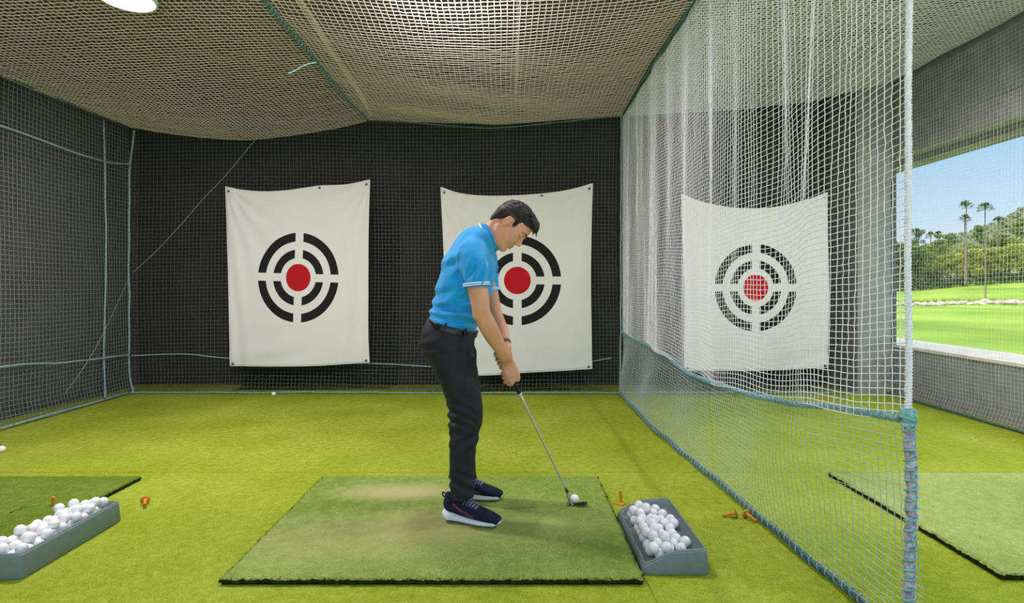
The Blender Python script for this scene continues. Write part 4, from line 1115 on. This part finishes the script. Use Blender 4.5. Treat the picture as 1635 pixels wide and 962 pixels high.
# far leg
T_.chain([J(720, 548, 2.92), J(730, 578, 2.945), J(738, 610, 2.955), J(744, 640, 2.965), J(744, 662, 2.97), J(743, 695, 2.98), J(741, 728, 2.99), J(742, 770, 3.0)],
         [.118, .104, .090, .084, .080, .068, .062, .062], [.092, .090, .083, .073, .071, .069, .066, .066], k=.03, clip=[(J(742, 764, 3.0), (.12, 0, -1))])
def pant_folds(X):
    d = X[:, 1]; px = CX + X[:, 0] / d * FPX; py = CY - (X[:, 2] - CAMZ) / d * FPX
    o = np.zeros(len(X))
    o += .0045 * np.sin((py - .50 * (px - 720)) * .40 + d * 8 + 1.5 * np.sin(px * .07)) * np.exp(-((py - 668) / 22) ** 2) * np.clip((768 - px) / 40, 0, 1)
    o += .0032 * np.sin((py + .7 * px) * .26 + d * 6) * np.exp(-((py - 700) / 20) ** 2)
    o += .0055 * np.sin((py - .55 * (px - 740) + 3 * np.sin(d * 14)) * .30 + 1) * np.exp(-((py - 772) / 18) ** 2) * .62
    o += .0035 * np.sin((py + .35 * px) * .30 + d * 10) * np.exp(-((py - 556) / 15) ** 2) * np.clip((725 - px) / 25, 0, 1)
    o += .0035 * np.sin((px * .8 + py * .4) * .35 + d * 5) * np.exp(-((py - 562) / 22) ** 2) * np.clip((px - 735) / 14, 0, 1)
    cr_ = np.exp(-((px - (742 + (py - 560) * .05)) / 2.0) ** 2) * (py < 640) * (py > 560) * (d < 2.8); o -= .0022 * cr_       # pressed crease
    pk = np.exp(-(((px - 733) * .62 + (py - 524) * -.78) / 1.7) ** 2) * np.exp(-(((px - 731) * .78 + (py - 526) * .62) / 13) ** 2) * (d < 2.75); o += .006 * pk   # slanted pocket mouth
    o += .0020 * noise3(X * 8, 23, 3, 1.2)
    return (1.4 * o).astype(np.float32)
T_.noise(pant_folds)
trousers = T_.mesh('trousers', M['pants'], golfer, 1, None, GINV); trousers['label'] = 'slim black trousers creased behind the knee'
del T_
# belt with loops and buckle
bc = (hem0 + hem1) / 2 + hemn * .012
Fb = Field(bc - .26, bc + .26, .0036)
sl, ax, D = Fb.chain([bc - hemn * .06, bc, bc + hemn * .06], [.129, .1315, .134], [.1785, .1815, .184], k=0, sub=1, ret=True)
X = Fb.pts(ax); h = (X - bc) @ hemn; D = np.maximum(D, np.abs(h) - .0155); Fb.F[sl] = D
belt = Fb.mesh('belt', M['belt'], golfer, 1, None, GINV); belt['label'] = 'shiny black leather belt'
bx_dir = (hem1 - hem0) / np.linalg.norm(hem1 - hem0)
def loop(px, py, d):
    c = J(px, py, d) + hemn * .006 - np.array([0, .004, 0]); v, f = tube_geo([c - hemn * .010, c - hemn * .006 - np.array([0, .004, 0]), c + hemn * .018 - np.array([0, .004, 0]), c + hemn * .026], .005, 8)
    o = mesh_np('belt_loop', v, f, M['pants']); o.parent = trousers; o.matrix_parent_inverse = Matrix.Identity(4)
loop(712, 517, 2.672); loop(744, 526, 2.692)
v, f = tube_geo([bc + bx_dir * .1275 + np.array([0, y, 0]) + hemn * z for y, z in ((-.02, -.016), (.02, -.016), (.02, .016), (-.02, .016), (-.02, -.016))], .003, 8)
o = mesh_np('buckle', v, f, M['grommet']); o.parent = belt; o.matrix_parent_inverse = Matrix.Identity(4)

# --- watch strap on the far wrist
wc_ = J(800.5, 528, 2.975) * .34 + wr_l * .66; wd_ = np.array(wr_l) - J(800.5, 528, 2.975); wd_ /= np.linalg.norm(wd_)
n1 = np.cross(wd_, [0, 1.0, 0]); n1 /= np.linalg.norm(n1); n2 = np.cross(wd_, n1)
ring = [wc_ + n1 * math.cos(a) * .0315 + n2 * math.sin(a) * .0285 for a in np.linspace(0, 2 * math.pi, 25)]
parts = []
for k_ in (-.006, -.002, .002, .006): parts.append(tube_geo(np.array(ring) + wd_ * k_, .0028, 6, cap=False))
v, f = join_geo(parts); o = mesh_np('bracelet', v, f, [mat('bracelet_dark', (52, 54, 60), .5, (104, 110, 122), 200)]); o.parent = golfer; o.matrix_parent_inverse = GINV; o['label'] = 'dark beaded bracelet'

# --- shoes
def shoe(heel, direc, Ln, tilt, label):
    """heel: ground point under the heel; built along +f with sole, knitted upper, trim and laces"""
    f = np.array([direc[0], direc[1], 0.0]); f /= np.linalg.norm(f); s_ = np.array([-f[1], f[0], 0]); z = np.array([0, 0, 1.0])
    h0 = np.array([heel[0], heel[1], TH])
    q = Ln / .29
    def sp(a, b=0.0, c=0.0):
        zz = c * q + max(0, tilt * (1 - a / .16))        # heel lifted a little
        return h0 + f * (a * q) + s_ * (b * q) + z * zz
    t = Field(h0 - .14, h0 + np.array([.42, .14, .24]), .0030)
    if f[1] < 0: t = Field(h0 - np.array([.14, .22, .14]), h0 + np.array([.42, .14, .24]), .0030)
    # upper
    t.chain([sp(.040, 0, .070), sp(.10, 0, .060), sp(.17, 0, .050), sp(.225, -.002, .040), sp(.264, -.004, .031)], [.036, .037, .033, .026, .019], [.034, .037, .042, .043, .037], L=s_, k=.0)
    t.chain([sp(.036, 0, .075), sp(.046, 0, .105)], [.033, .040], [.030, .033], L=s_, k=.02)
    t.chain([sp(.085, 0, .090), sp(.110, 0, .088), sp(.15, 0, .068)], [.022, .021, .016], [.022, .024, .026], L=s_, k=.02)
    sl, ax = t.win(h0 - 1, h0 + 1); X = t.pts(ax)
    a_ = ((X - h0) @ f) / q
    lift = np.maximum(0, tilt * (1 - a_ / .16)) 
    zrel = (X[..., 2] - TH - lift)
    t.F = np.maximum(t.F, (.020 * q - zrel).astype(np.float32))
    t.F = np.maximum(t.F, (zrel - .122 * q).astype(np.float32))
    up = t.mesh('upper', M['navy'], None, 2); 
    # foam sole: outline loft, heel flared back, toe sprung
    ks = Field(t.lo, t.lo + (t.n - 1) * t.h, .0030)
    ks.chain([sp(.030, 0, .020), sp(.08, 0, .019), sp(.14, 0, .0175), sp(.20, -.002, .0175), sp(.250, -.004, .0195)], [.030, .022, .020, .0185, .0175], [.037, .036, .040, .045, .036], L=s_, k=0)
    ks.chain([sp(.008, 0, .032), sp(.03, 0, .026)], [.012, .022], [.026, .034], L=s_, k=.015)
    ks.chain([sp(.250, -.004, .022), sp(.275, -.005, .026)], [.014, .009], [.036, .024], L=s_, k=.01)
    X2 = ks.pts([(ks.lo[i] + ks.h * np.arange(ks.n[i])) for i in range(3)])
    a_ = ((X2 - h0) @ f) / q; lift = np.maximum(0, tilt * (1 - a_ / .16)); zr_ = X2[..., 2] - TH - lift
    topz = np.interp(a_, [-.02, .03, .09, .16, .22, .26, .285], [.050, .044, .036, .030, .028, .028, .032]) * q
    botz = np.interp(a_, [-.02, .0, .03, .2, .25, .285], [.016, .008, .002, .002, .004, .014]) * q
    ks.F = np.maximum(ks.F, np.maximum(zr_ - topz, botz - zr_).astype(np.float32))
    so_ = ks.mesh('sole', [M['sole'], M['outsole']], None, 1, lambda C: ((C[:, 2] - TH - np.maximum(0, tilt * (1 - ((C - h0) @ f) / q / .16))) < .0065 * q).astype(int))
    r = empty('shoe', (0, 0, 0)); r.parent = golfer; r.matrix_parent_inverse = GINV; r['label'] = label
    so_.parent = r; up.parent = r
    # curved side stripe (both sides), a slim swoosh-like band widening to the toe
    from mathutils.bvhtree import BVHTree
    me = up.data; bv = BVHTree.FromPolygons([v.co.copy() for v in me.vertices], [tuple(p.vertices) for p in me.polygons])
    for sd in (-1, 1):
        upper_c = spline([(.060, .088), (.080, .076), (.108, .064), (.135, .056), (.155, .046), (.166, .033)], 6)
        lower_c = spline([(.060, .086), (.080, .070), (.104, .056), (.118, .047), (.122, .040), (.123, .033)], 6)
        def proj(a, c):
            o_ = sp(a, 0, c); w = Vector(o_ + s_ * sd * .12); hit = bv.ray_cast(w, Vector(-s_ * sd), .3)
            p = np.array(hit[0]) if hit[0] is not None else o_ + s_ * sd * .035 * q
            return p + s_ * sd * .0012
        U_ = np.array([proj(*p) for p in upper_c]); L_ = np.array([proj(*p) for p in lower_c]); n = len(U_)
        rows = [U_ * (1 - w) + L_ * w for w in (0, .5, 1)]
        for w_i in (1,):
            rows[w_i] = np.array([proj(*(np.array(upper_c[i]) * .5 + np.array(lower_c[i]) * .5)) for i in range(n)])
        V_ = np.concatenate(rows); F_ = [(i, i + 1, n + i + 1, n + i) for i in range(n - 1)] + [(n + i, n + i + 1, 2 * n + i + 1, 2 * n + i) for i in range(n - 1)]
        o = mesh_np('side_stripe', V_, np.array(F_), mat('stripe_fill', (44, 48, 66), .5)); o.parent = r
        sd_m = o.modifiers.new('t', 'SOLIDIFY'); sd_m.thickness = .0014; sd_m.offset = 0
        v1, f1 = tube_geo(U_, .0020, 6); v2, f2 = tube_geo(L_[:14], .0020, 6); v, ff = join_geo([(v1, f1), (v2, f2)])
        o = mesh_np('stripe_piping', v, ff, M['crimson']); o.parent = r
    # laces
    parts = []
    for i in range(5):
        a = .108 + .014 * i; cz = np.interp(a, [.10, .17], [.112, .074])
        def top(aa, b): 
            w = Vector(sp(aa, b, .2)); hit = bv.ray_cast(w, Vector((0, 0, -1)), .4); p = np.array(hit[0]) if hit[0] is not None else sp(aa, b, cz); return p + z * .0025
        parts.append(tube_geo(spline([top(a, -.030), top(a + .004, -.015), top(a + .006, 0), top(a + .004, .015), top(a, .030)], 4), .0028, 6))
        parts.append(tube_geo(spline([top(a, -.030), top(a + .010, -.012), top(a + .012, .012), top(a + .014, .030)], 4), .0024, 6))
    for sd in (-1, 1):
        b0 = sp(.104, 0, .112); parts.append(tube_geo(spline([b0, sp(.112, .018 * sd, .124), sp(.124, .030 * sd, .116), sp(.118, .020 * sd, .106), b0], 5), .0022, 6))
        parts.append(tube_geo(spline([b0, sp(.128, .010 * sd, .118), sp(.142, .024 * sd, .098)], 5), .0022, 6))
    v, ff = join_geo(parts); o = mesh_np('laces', v, ff, M['lace']); o.parent = r
    v, ff = tube_geo(spline([sp(.006, 0, .096), sp(-.006, 0, .106), sp(-.004, 0, .118), sp(.008, 0, .114)], 5), .0036, 8)
    o = mesh_np('heel_tab', v, ff, M['outsole']); o.parent = r
    return r
dR = (CAMZ - TH) * FPX / (832 - CY)
hR = J(708.5, 832, 2.735); tR = J(801, 838, 2.655)
shoe((hR[0], 2.735), (tR[0] - hR[0], -.085), .300, .010, 'navy running shoe with white foam sole, on the foot nearer the camera')
hL = J(719, 796, 3.02); tL = J(806, 796, 2.985)
shoe((hL[0], 3.02), (tL[0] - hL[0], -.03), .292, .0, 'navy running shoe with white foam sole, half hidden behind the other leg')

# ------------------------------------------------------------------ golf club
club = tag(empty('golf_club', tuple(gtop)), 'steel golf wedge with black grip held in both hands of the golfer', 'golf club')
steel = mat('brushed_steel', (206, 202, 190), .42, metal=.55); grip_m = mat('black_grip', (22, 22, 24), .75, bump=.4, bscale=500); fer = mat('black_ferrule', (14, 14, 15), .35)
head_m = mat('worn_wedge_steel', (150, 144, 128), .32, (176, 170, 152), 40, metal=1.0)
sh0 = gp(628); 
v, f = tube_geo([gtop - gax * .004, gtop, gp(600), gp(627), gp(628.5)], [.010, .0135, .0115, .0095, .008], 16); keep(club, mesh_np('grip', v, f, grip_m))
v, f = tube_geo([gp(626.4), gp(628.4)], [.0102, .0102], 16); keep(club, mesh_np('grip_cap', v, f, M['stripe']))
hz = gp(770)
segs = [gp(628)]; rad = [.0068]
for i, t_ in enumerate(np.linspace(640, 768, 9)):
    segs += [gp(t_ - .4), gp(t_ + .4)]; rad += [.0068 - i * .00018, .0065 - i * .00018]
v, f = tube_geo(segs + [hz], rad + [.0050], 14); keep(club, mesh_np('shaft', v, f, steel))
v, f = tube_geo([gp(779), gp(786.5)], [.0058, .0072], 14); keep(club, mesh_np('ferrule', v, f, fer))
v, f = tube_geo([gp(768), gp(780)], [.0050, .0050], 14); keep(club, mesh_np('shaft_tip', v, f, steel))
# wedge head: hosel neck bending into a lofted blade, toe pointing away from the player
neck0 = gp(785.5); hl_ = J(913, 806.5, 2.905); 
v, f = tube_geo(spline([neck0, neck0 * .55 + hl_ * .45 + np.array([-.003, 0, 0]), hl_ * .82 + neck0 * .18 + np.array([.001, 0, -.002]), hl_ + np.array([.010, 0, .004])], 6), np.array([.0074] * 8 + [.0078] * 6 + [.0085] * 5), 14); keep(club, mesh_np('hosel', v, f, head_m))
Fw = Field((.24, 2.78, .02), (.46, 3.02, .13), .0016)
heelp = np.array([.296, 2.902, TH + .011]); toe = np.array([.386, 2.905, TH + .024])
lo_n = np.array([0, -math.sin(math.radians(52)), math.cos(math.radians(52))])   # blade leans back towards the camera
X = Fw.pts([(Fw.lo[i] + Fw.h * np.arange(Fw.n[i])) for i in range(3)])
u_ = (X[..., 0] - .292) / .096
yv = X[..., 1] - 2.925; zv = X[..., 2] - (TH + .004)
up_ = (-yv) * math.sin(math.radians(55)) + zv * math.cos(math.radians(55))          # height along the lofted face
th_ = (-yv) * -math.cos(math.radians(55)) + zv * math.sin(math.radians(55))         # distance off the face
hgt = np.interp(u_, [0, .1, .35, .7, .9, 1.0], [.012, .020, .036, .050, .050, .038])
lowb = np.interp(u_, [0, .2, .6, .9, 1.0], [.004, .0, .0, .003, .014])
thick = np.interp(up_, [0, .010, .022, .05], [.017, .014, .0055, .0045])
D = np.maximum(np.maximum(up_ - hgt, lowb - up_), np.maximum(th_ - .0, -thick - th_))
D = np.maximum(D, np.maximum(-.01 - u_ * .096, (u_ - 1.0) * .096))
Fw.F = np.maximum(D, (TH + .0015) - X[..., 2]).astype(np.float32)
keep(club, Fw.mesh('club_head', head_m, None, 2))
# ------------------------------------------------------------------ golf course outside the window
def terrain_z(x, y):
    s = np.clip((y - 70) / 45, 0, 1); s = s * s * (3 - 2 * s)
    side = np.interp(x / np.maximum(y, 1), [.66, .72, .80, .92, 1.2], [1.3, 1.7, 2.7, 3.5, 4.0])
    return -1.0 + s * side + 0.10 * np.sin(x * .23 + y * .11) * np.clip((y - 20) / 30, 0, 1)
lawn_m = mat('mown_lawn', (106, 134, 40), 0.95, (142, 166, 62), 0.11, spec=.05, detail=6)
xs_ = np.linspace(4.8, 190, 120); ys_ = np.linspace(2, 135, 110)
U, V = np.meshgrid(xs_, ys_, indexing='ij'); Z = terrain_z(U, V) - .02
idx = np.arange(U.size).reshape(U.shape)
F = np.stack([idx[:-1, :-1], idx[1:, :-1], idx[1:, 1:], idx[:-1, 1:]], -1).reshape(-1, 4)
tag(mesh_np('lawn', np.stack([U, V, Z], -1).reshape(-1, 3), F, lawn_m), kind='structure')
# unseen ground at the open side, made pale to bounce sunlight onto the ceiling
bm = bmesh.new(); box(bm, (-60, -60, -1.2), (40, -1.32, -0.02)); tag(bm_obj('ground_front', bm, mat('bounce_paving', (216, 212, 204), .9, (226, 222, 214), 2)), kind='structure')
bm = bmesh.new(); box(bm, (-90, -80, -1.35), (300, 420, -1.25)); tag(bm_obj('ground_far', bm, lawn_m), kind='structure')
# wooded hill far behind
hill_m = mat('wooded_hill', (62, 80, 46), 0.95, (104, 112, 72), 0.10, spec=.05, detail=8, lo=.4, hi=.6)
xs_ = np.linspace(150, 620, 150); ys_ = np.linspace(200, 520, 110)
U, V = np.meshgrid(xs_, ys_, indexing='ij')
rise = np.interp(U / V, [.60, .67, .72, .76, .82, .88, .92, 1.0, 1.2], [8, 16, 26, 31, 38, 46, 56, 68, 80])
b_ = np.clip((V - 230) / 150, 0, 1); Z = -1 + rise * b_ * b_ * (3 - 2 * b_)
Z = Z + b_ * (2.4 * noise3(np.stack([U, V, V * 0], -1), 3, 3, .06) + 1.5 * np.abs(noise3(np.stack([U, V, V * 0], -1), 8, 3, .35)) + 1.0 * rng.normal(size=U.shape) * .5)
idx = np.arange(U.size).reshape(U.shape)
F = np.stack([idx[:-1, :-1], idx[1:, :-1], idx[1:, 1:], idx[:-1, 1:]], -1).reshape(-1, 4)
tag(mesh_np('hill', np.stack([U, V, Z], -1).reshape(-1, 3), F, hill_m, smooth=False), kind='structure')

hob = bpy.data.objects['hill']
g = np.random.default_rng(17); n = 26000          # the wood that clothes the slope: past counting
hx, hy = [], []
bmi = bmesh.new(); bmesh.ops.create_icosphere(bmi, subdivisions=1, radius=1.0); iv = np.array([v.co for v in bmi.verts]); bmi.verts.index_update(); iF = np.array([[v.index for v in f.verts] for f in bmi.faces]); bmi.free()
ii = g.integers(0, U.shape[0], n); jj = g.integers(0, U.shape[1], n)
ok = (U[ii, jj] / V[ii, jj] > .58) & (U[ii, jj] / V[ii, jj] < 1.05) & (V[ii, jj] > 225); ii, jj = ii[ok], jj[ok]; n = len(ii)
cen = np.stack([U[ii, jj], V[ii, jj], Z[ii, jj]], -1) + np.stack([g.normal(0, 1.2, n), g.normal(0, 1.2, n), g.uniform(-.4, .8, n)], -1)
rad = g.uniform(.5, 1.35, n)
dis = 1 + .22 * g.normal(size=(n, len(iv), 1))
VV = cen[:, None, :] + iv[None] * rad[:, None, None] * np.array([1, 1, 1.15]) * dis
FF = iF[None] + (np.arange(n) * len(iv))[:, None, None]
tag(mesh_np('woodland', VV.reshape(-1, 3), FF.reshape(-1, 3), mat('hill_trees', (86, 98, 70), .95, (134, 140, 102), .12, spec=.05, detail=6), smooth=False), 'distant woodland covering the hill slope', 'woodland', kind='stuff')  # distance haze is mixed into this paler grey-green
# trees
bark = mat('bark', (92, 78, 62), 0.9, (118, 102, 82), 6, spec=.1)
def leaf_mat(name, a, b_): 
    m = mat(name, a, 0.75, b_, 0.9, spec=.15, detail=3, lo=.35, hi=.65); return m
LM = [leaf_mat('leaf_deep', (52, 76, 34), (86, 108, 48)), leaf_mat('leaf_olive', (114, 124, 44), (156, 158, 66)), leaf_mat('leaf_bright', (140, 146, 48), (184, 182, 80)), leaf_mat('leaf_mid', (92, 114, 46), (130, 146, 66))]
def crown_mesh(name, h, w, n, m, seed, tall=1.0):
    g = np.random.default_rng(seed); K = 16
    cs = np.stack([g.normal(0, .33, K) * w, g.normal(0, .33, K) * w, h * (.22 + .78 * g.uniform(0, 1, K) ** .8)], 1)
    taper = 1 - .55 * np.clip((cs[:, 2] / h - .55) / .45, 0, 1)
    cs[:, :2] *= taper[:, None]
    rad = w * g.uniform(.26, .42, K) * taper
    k = g.integers(0, K, n); dirs = g.normal(size=(n, 3)); dirs /= np.linalg.norm(dirs, axis=1, keepdims=True)
    c = cs[k] + dirs * (rad[k] * g.uniform(.75, 1.05, n))[:, None] * np.array([1, 1, .8])
    c[:, 2] = np.maximum(c[:, 2], h * .04)
    nn = dirs + g.normal(0, .5, (n, 3)); nn /= np.linalg.norm(nn, axis=1, keepdims=True)
    t = np.cross(nn, g.normal(size=(n, 3))); t /= np.linalg.norm(t, axis=1, keepdims=True); b2 = np.cross(nn, t)
    s = g.uniform(.10, .22, n)[:, None] * (w / 4) ** .5
    V_ = np.stack([c - t * s, c - b2 * s * .7, c + t * s, c + b2 * s * .7], 1).reshape(-1, 3)
    me = bpy.data.meshes.new(name)
    o = mesh_np(name, V_, np.arange(4 * n).reshape(-1, 4), m, smooth=False); me = o.data; bpy.data.objects.remove(o)
    return me
CROWN = [crown_mesh('crown', 9, 4.4, 3600, LM[0], 1), crown_mesh('crown', 8, 4.2, 3400, LM[1], 2), crown_mesh('crown', 7, 4.0, 3400, LM[2], 3), crown_mesh('crown', 10, 3.8, 3400, LM[3], 4)]
tvx, tfx = tube_geo([(0, 0, -.6), (.05, 0, 1.5), (0, .1, 3.5), (.1, 0, 6.0)], [.32, .24, .2, .08], 8)
o = mesh_np('trunk', tvx, tfx, bark); TRUNK = o.data; bpy.data.objects.remove(o)
def tree(px, d, kind, sc, label, name='broadleaf_tree', dz=0.0):
    x = (px - CX) / FPX * d; z = float(terrain_z(np.array(x), np.array(min(d, 134.0)))) + dz
    t = tag(empty(name, (x, d, z), random.uniform(0, 6)), label, 'tree', 'trees behind the lawn'); t.scale = (sc, sc, sc)
    for nm, me in (('crown', CROWN[kind]), ('trunk', TRUNK)):
        c = bpy.data.objects.new(nm, me); COL.objects.link(c); c.parent = t
    return t
KL = ['dark green broadleaf tree in the far treeline, leftmost part behind the lawn', 'olive green tree in the treeline behind the lawn', 'yellow-green tree in the treeline behind the lawn', 'mid green tree in the treeline behind the lawn']
KL[0] = 'deep green tree in the dark stretch of the treeline'
tr = random.Random(4)
for px, d, k, sc in [(1404, 112, 0, 1.0), (1424, 108, 0, 1.05), (1441, 112, 0, .98), (1458, 106, 0, .82), (1476, 116, 0, .95), (1494, 112, 3, .92), (1512, 108, 1, .78), (1528, 116, 2, .9), (1547, 110, 1, .84),
                     (1563, 118, 2, 1.02), (1580, 110, 1, .85), (1597, 119, 2, 1.05), (1612, 110, 1, .86), (1630, 116, 2, 1.08), (1650, 112, 3, 1.0), (1672, 114, 2, 1.0),
                     (1450, 128, 3, 1.1), (1484, 130, 1, 1.25), (1506, 130, 3, 1.2), (1540, 131, 2, 1.15), (1572, 131, 3, 1.3), (1604, 131, 1, 1.3), (1640, 131, 3, 1.4)]:
    tree(px, d, k, sc, KL[k])
# small lone tree on the ridge
rt = tree(1466, 330, 0, 1.25, 'small lone round tree on the distant ridge line', dz=0)
rt.location.z = CAMZ - (391 - CY) / FPX * 330 - 1.5
del rt['group']
# dark shrubs under the treeline
shrub_c = crown_mesh('foliage', 2.0, 1.9, 500, LM[0], 8); 
for i in range(26):
    px = 1410 + i * 9.4 + tr.uniform(-3, 3); d = 104 + tr.uniform(-1, 3)
    x = (px - CX) / FPX * d
    t = bpy.data.objects.new('shrub', shrub_c); COL.objects.link(t); t.location = (x, d, float(terrain_z(np.array(x), np.array(d))) - .1); t.rotation_euler = (0, 0, tr.uniform(0, 6)); t.scale = (1.2, 1.2, tr.uniform(.7, 1.15))
    tag(t, 'low dark shrub along the foot of the treeline', 'shrub', 'shrubs under the treeline')

# fan palms
palm_leaf = leaf_mat('palm_leaf', (74, 96, 44), (112, 128, 66)); palm_dead = mat('dry_frond', (126, 108, 72), .9); palm_trunk = mat('palm_trunk', (112, 98, 82), .9, (140, 124, 104), 3)
def palm(px, base_py, top_py, label, seed, crown=1.0, d=None):
    d = d or 68.0
    g = np.random.default_rng(seed); x = (px - CX) / FPX * d
    zb = CAMZ - (base_py - CY) / FPX * d; zt_ = CAMZ - (top_py - CY) / FPX * d
    t = tag(empty('fan_palm', (x, d, zb)), label, 'palm tree', 'tall fan palms')
    h = zt_ - zb
    v, f = tube_geo(spline([(0, 0, -.4), (.06, 0, h * .3), (-.04, 0, h * .7), (0, 0, h)], 6), np.linspace(.10, .06, 19) * d / 75, 10)
    mesh_np('trunk', v, f, palm_trunk, t)
    parts = []; dead = []
    for i in range(46):
        a = g.uniform(0, 6.28); e = g.uniform(-.45, 1.5); L = crown * g.uniform(.75, 1.05)
        dr = np.array([math.cos(a) * math.cos(e), math.sin(a) * math.cos(e), math.sin(e)])
        st = np.array([0, 0, h]); hub = st + dr * L * .75
        side = np.cross(dr, [0, 0, 1.0]); side /= np.linalg.norm(side) + 1e-6; upv = np.cross(side, dr)
        tgt = dead if e < -.3 else parts
        q = .03
        tgt.append((np.array([st - side * q, st + side * q, hub + side * q, hub - side * q]), [np.array([[0, 1, 2, 3]])]))
        for kx in np.linspace(-1.25, 1.25, 11):
            tip = hub + (dr * math.cos(kx) + side * math.sin(kx)) * L * .62 - np.array([0, 0, .12 * L * abs(kx)]) - np.array([0, 0, .04 * L])
            w = (side * math.cos(kx) - dr * math.sin(kx)) * .032
            mid = (hub + tip) / 2 + upv * .04
            tgt.append((np.array([hub, mid - w, tip, mid + w]), [np.array([[0, 1, 2, 3]])]))
    v, f = join_geo(parts); mesh_np('fronds', v, f, palm_leaf, t, smooth=False)
    if dead:
        v, f = join_geo(dead); mesh_np('dry_fronds', v, f, palm_dead, t, smooth=False)
    return t
palm(1573, 487, 333, 'tall fan palm with a bare trunk rising from the rocks by the lawn', 3, .78)
palm(1543, 452, 330, 'tallest fan palm in the treeline, crown highest of all', 4, 1.0, 96)
palm(1540.5, 452, 350, 'shorter fan palm close against the tallest palm', 6, .8, 95)
palm(1486, 452, 377, 'low fan palm rising just above the dark treeline', 7, .9, 118)
palm(1499, 452, 375, 'low fan palm beside its twin above the treeline', 8, .8, 119)
palm(1594, 452, 354, 'stout leafy palm in front of the hill slope', 9, 1.1, 117)

# pale boulders in the bed between the two lawns
rock_m = mat('pale_rock', (158, 138, 120), .9, (200, 184, 168), 1.5, bump=.2, bscale=6, spec=.2)
def rock_mesh(seed):
    bm = bmesh.new(); bmesh.ops.create_icosphere(bm, subdivisions=3, radius=.5)
    for v in bm.verts:
        p = np.array(v.co); v.co *= 1 + .22 * float(noise3(p, seed, 3, 2.2)); v.co.z *= .7
    me = bpy.data.meshes.new('boulder'); bm.to_mesh(me); bm.free(); me.materials.append(rock_m); return me
RM = [rock_mesh(i) for i in range(4)]
for i in range(58):
    px = 1408 + i * 4.6 + tr.uniform(-2, 2); d = 66 + tr.uniform(-1.6, 2.2)
    x = (px - CX) / FPX * d; s = tr.uniform(.42, .9) * (1.0 if px < 1560 else 1.35)
    o = bpy.data.objects.new('boulder', RM[i % 4]); COL.objects.link(o); o.location = (x, d, float(terrain_z(np.array(x), np.array(d))) + .12 * s)
    o.rotation_euler = (0, 0, tr.uniform(0, 6)); o.scale = (s, s, s)
    tag(o, 'pale boulder in the stony strip between the two lawns', 'boulder', 'boulders between the lawns')
# tufts among the boulders
g = np.random.default_rng(3)
tuft_v = []; 
for i in range(60):
    a = g.uniform(0, 6.28); l = g.uniform(.5, .9); q = np.array([math.cos(a), math.sin(a), 0]); s = np.array([-q[1], q[0], 0]) * .03
    tuft_v.append(np.stack([-s, s, q * l * .6 + np.array([0, 0, l])]))
TU = mesh_np('grass_tuft', np.concatenate(tuft_v), np.arange(180).reshape(-1, 3), leaf_mat('tuft_leaf', (112, 128, 50), (150, 156, 84)), smooth=False)
tm = TU.data; bpy.data.objects.remove(TU)
for i in range(24):
    px = 1415 + i * 10 + tr.uniform(-4, 4); d = 68.5 + tr.uniform(-1, 1.5); x = (px - CX) / FPX * d
    o = bpy.data.objects.new('grass_tuft', tm); COL.objects.link(o); o.location = (x, d, float(terrain_z(np.array(x), np.array(d))) - .03); o.rotation_euler = (0, 0, tr.uniform(0, 6)); o.scale = (.9,) * 3
    tag(o, 'spiky grass tuft growing among the pale boulders', 'grass tuft', 'tufts among the boulders', )
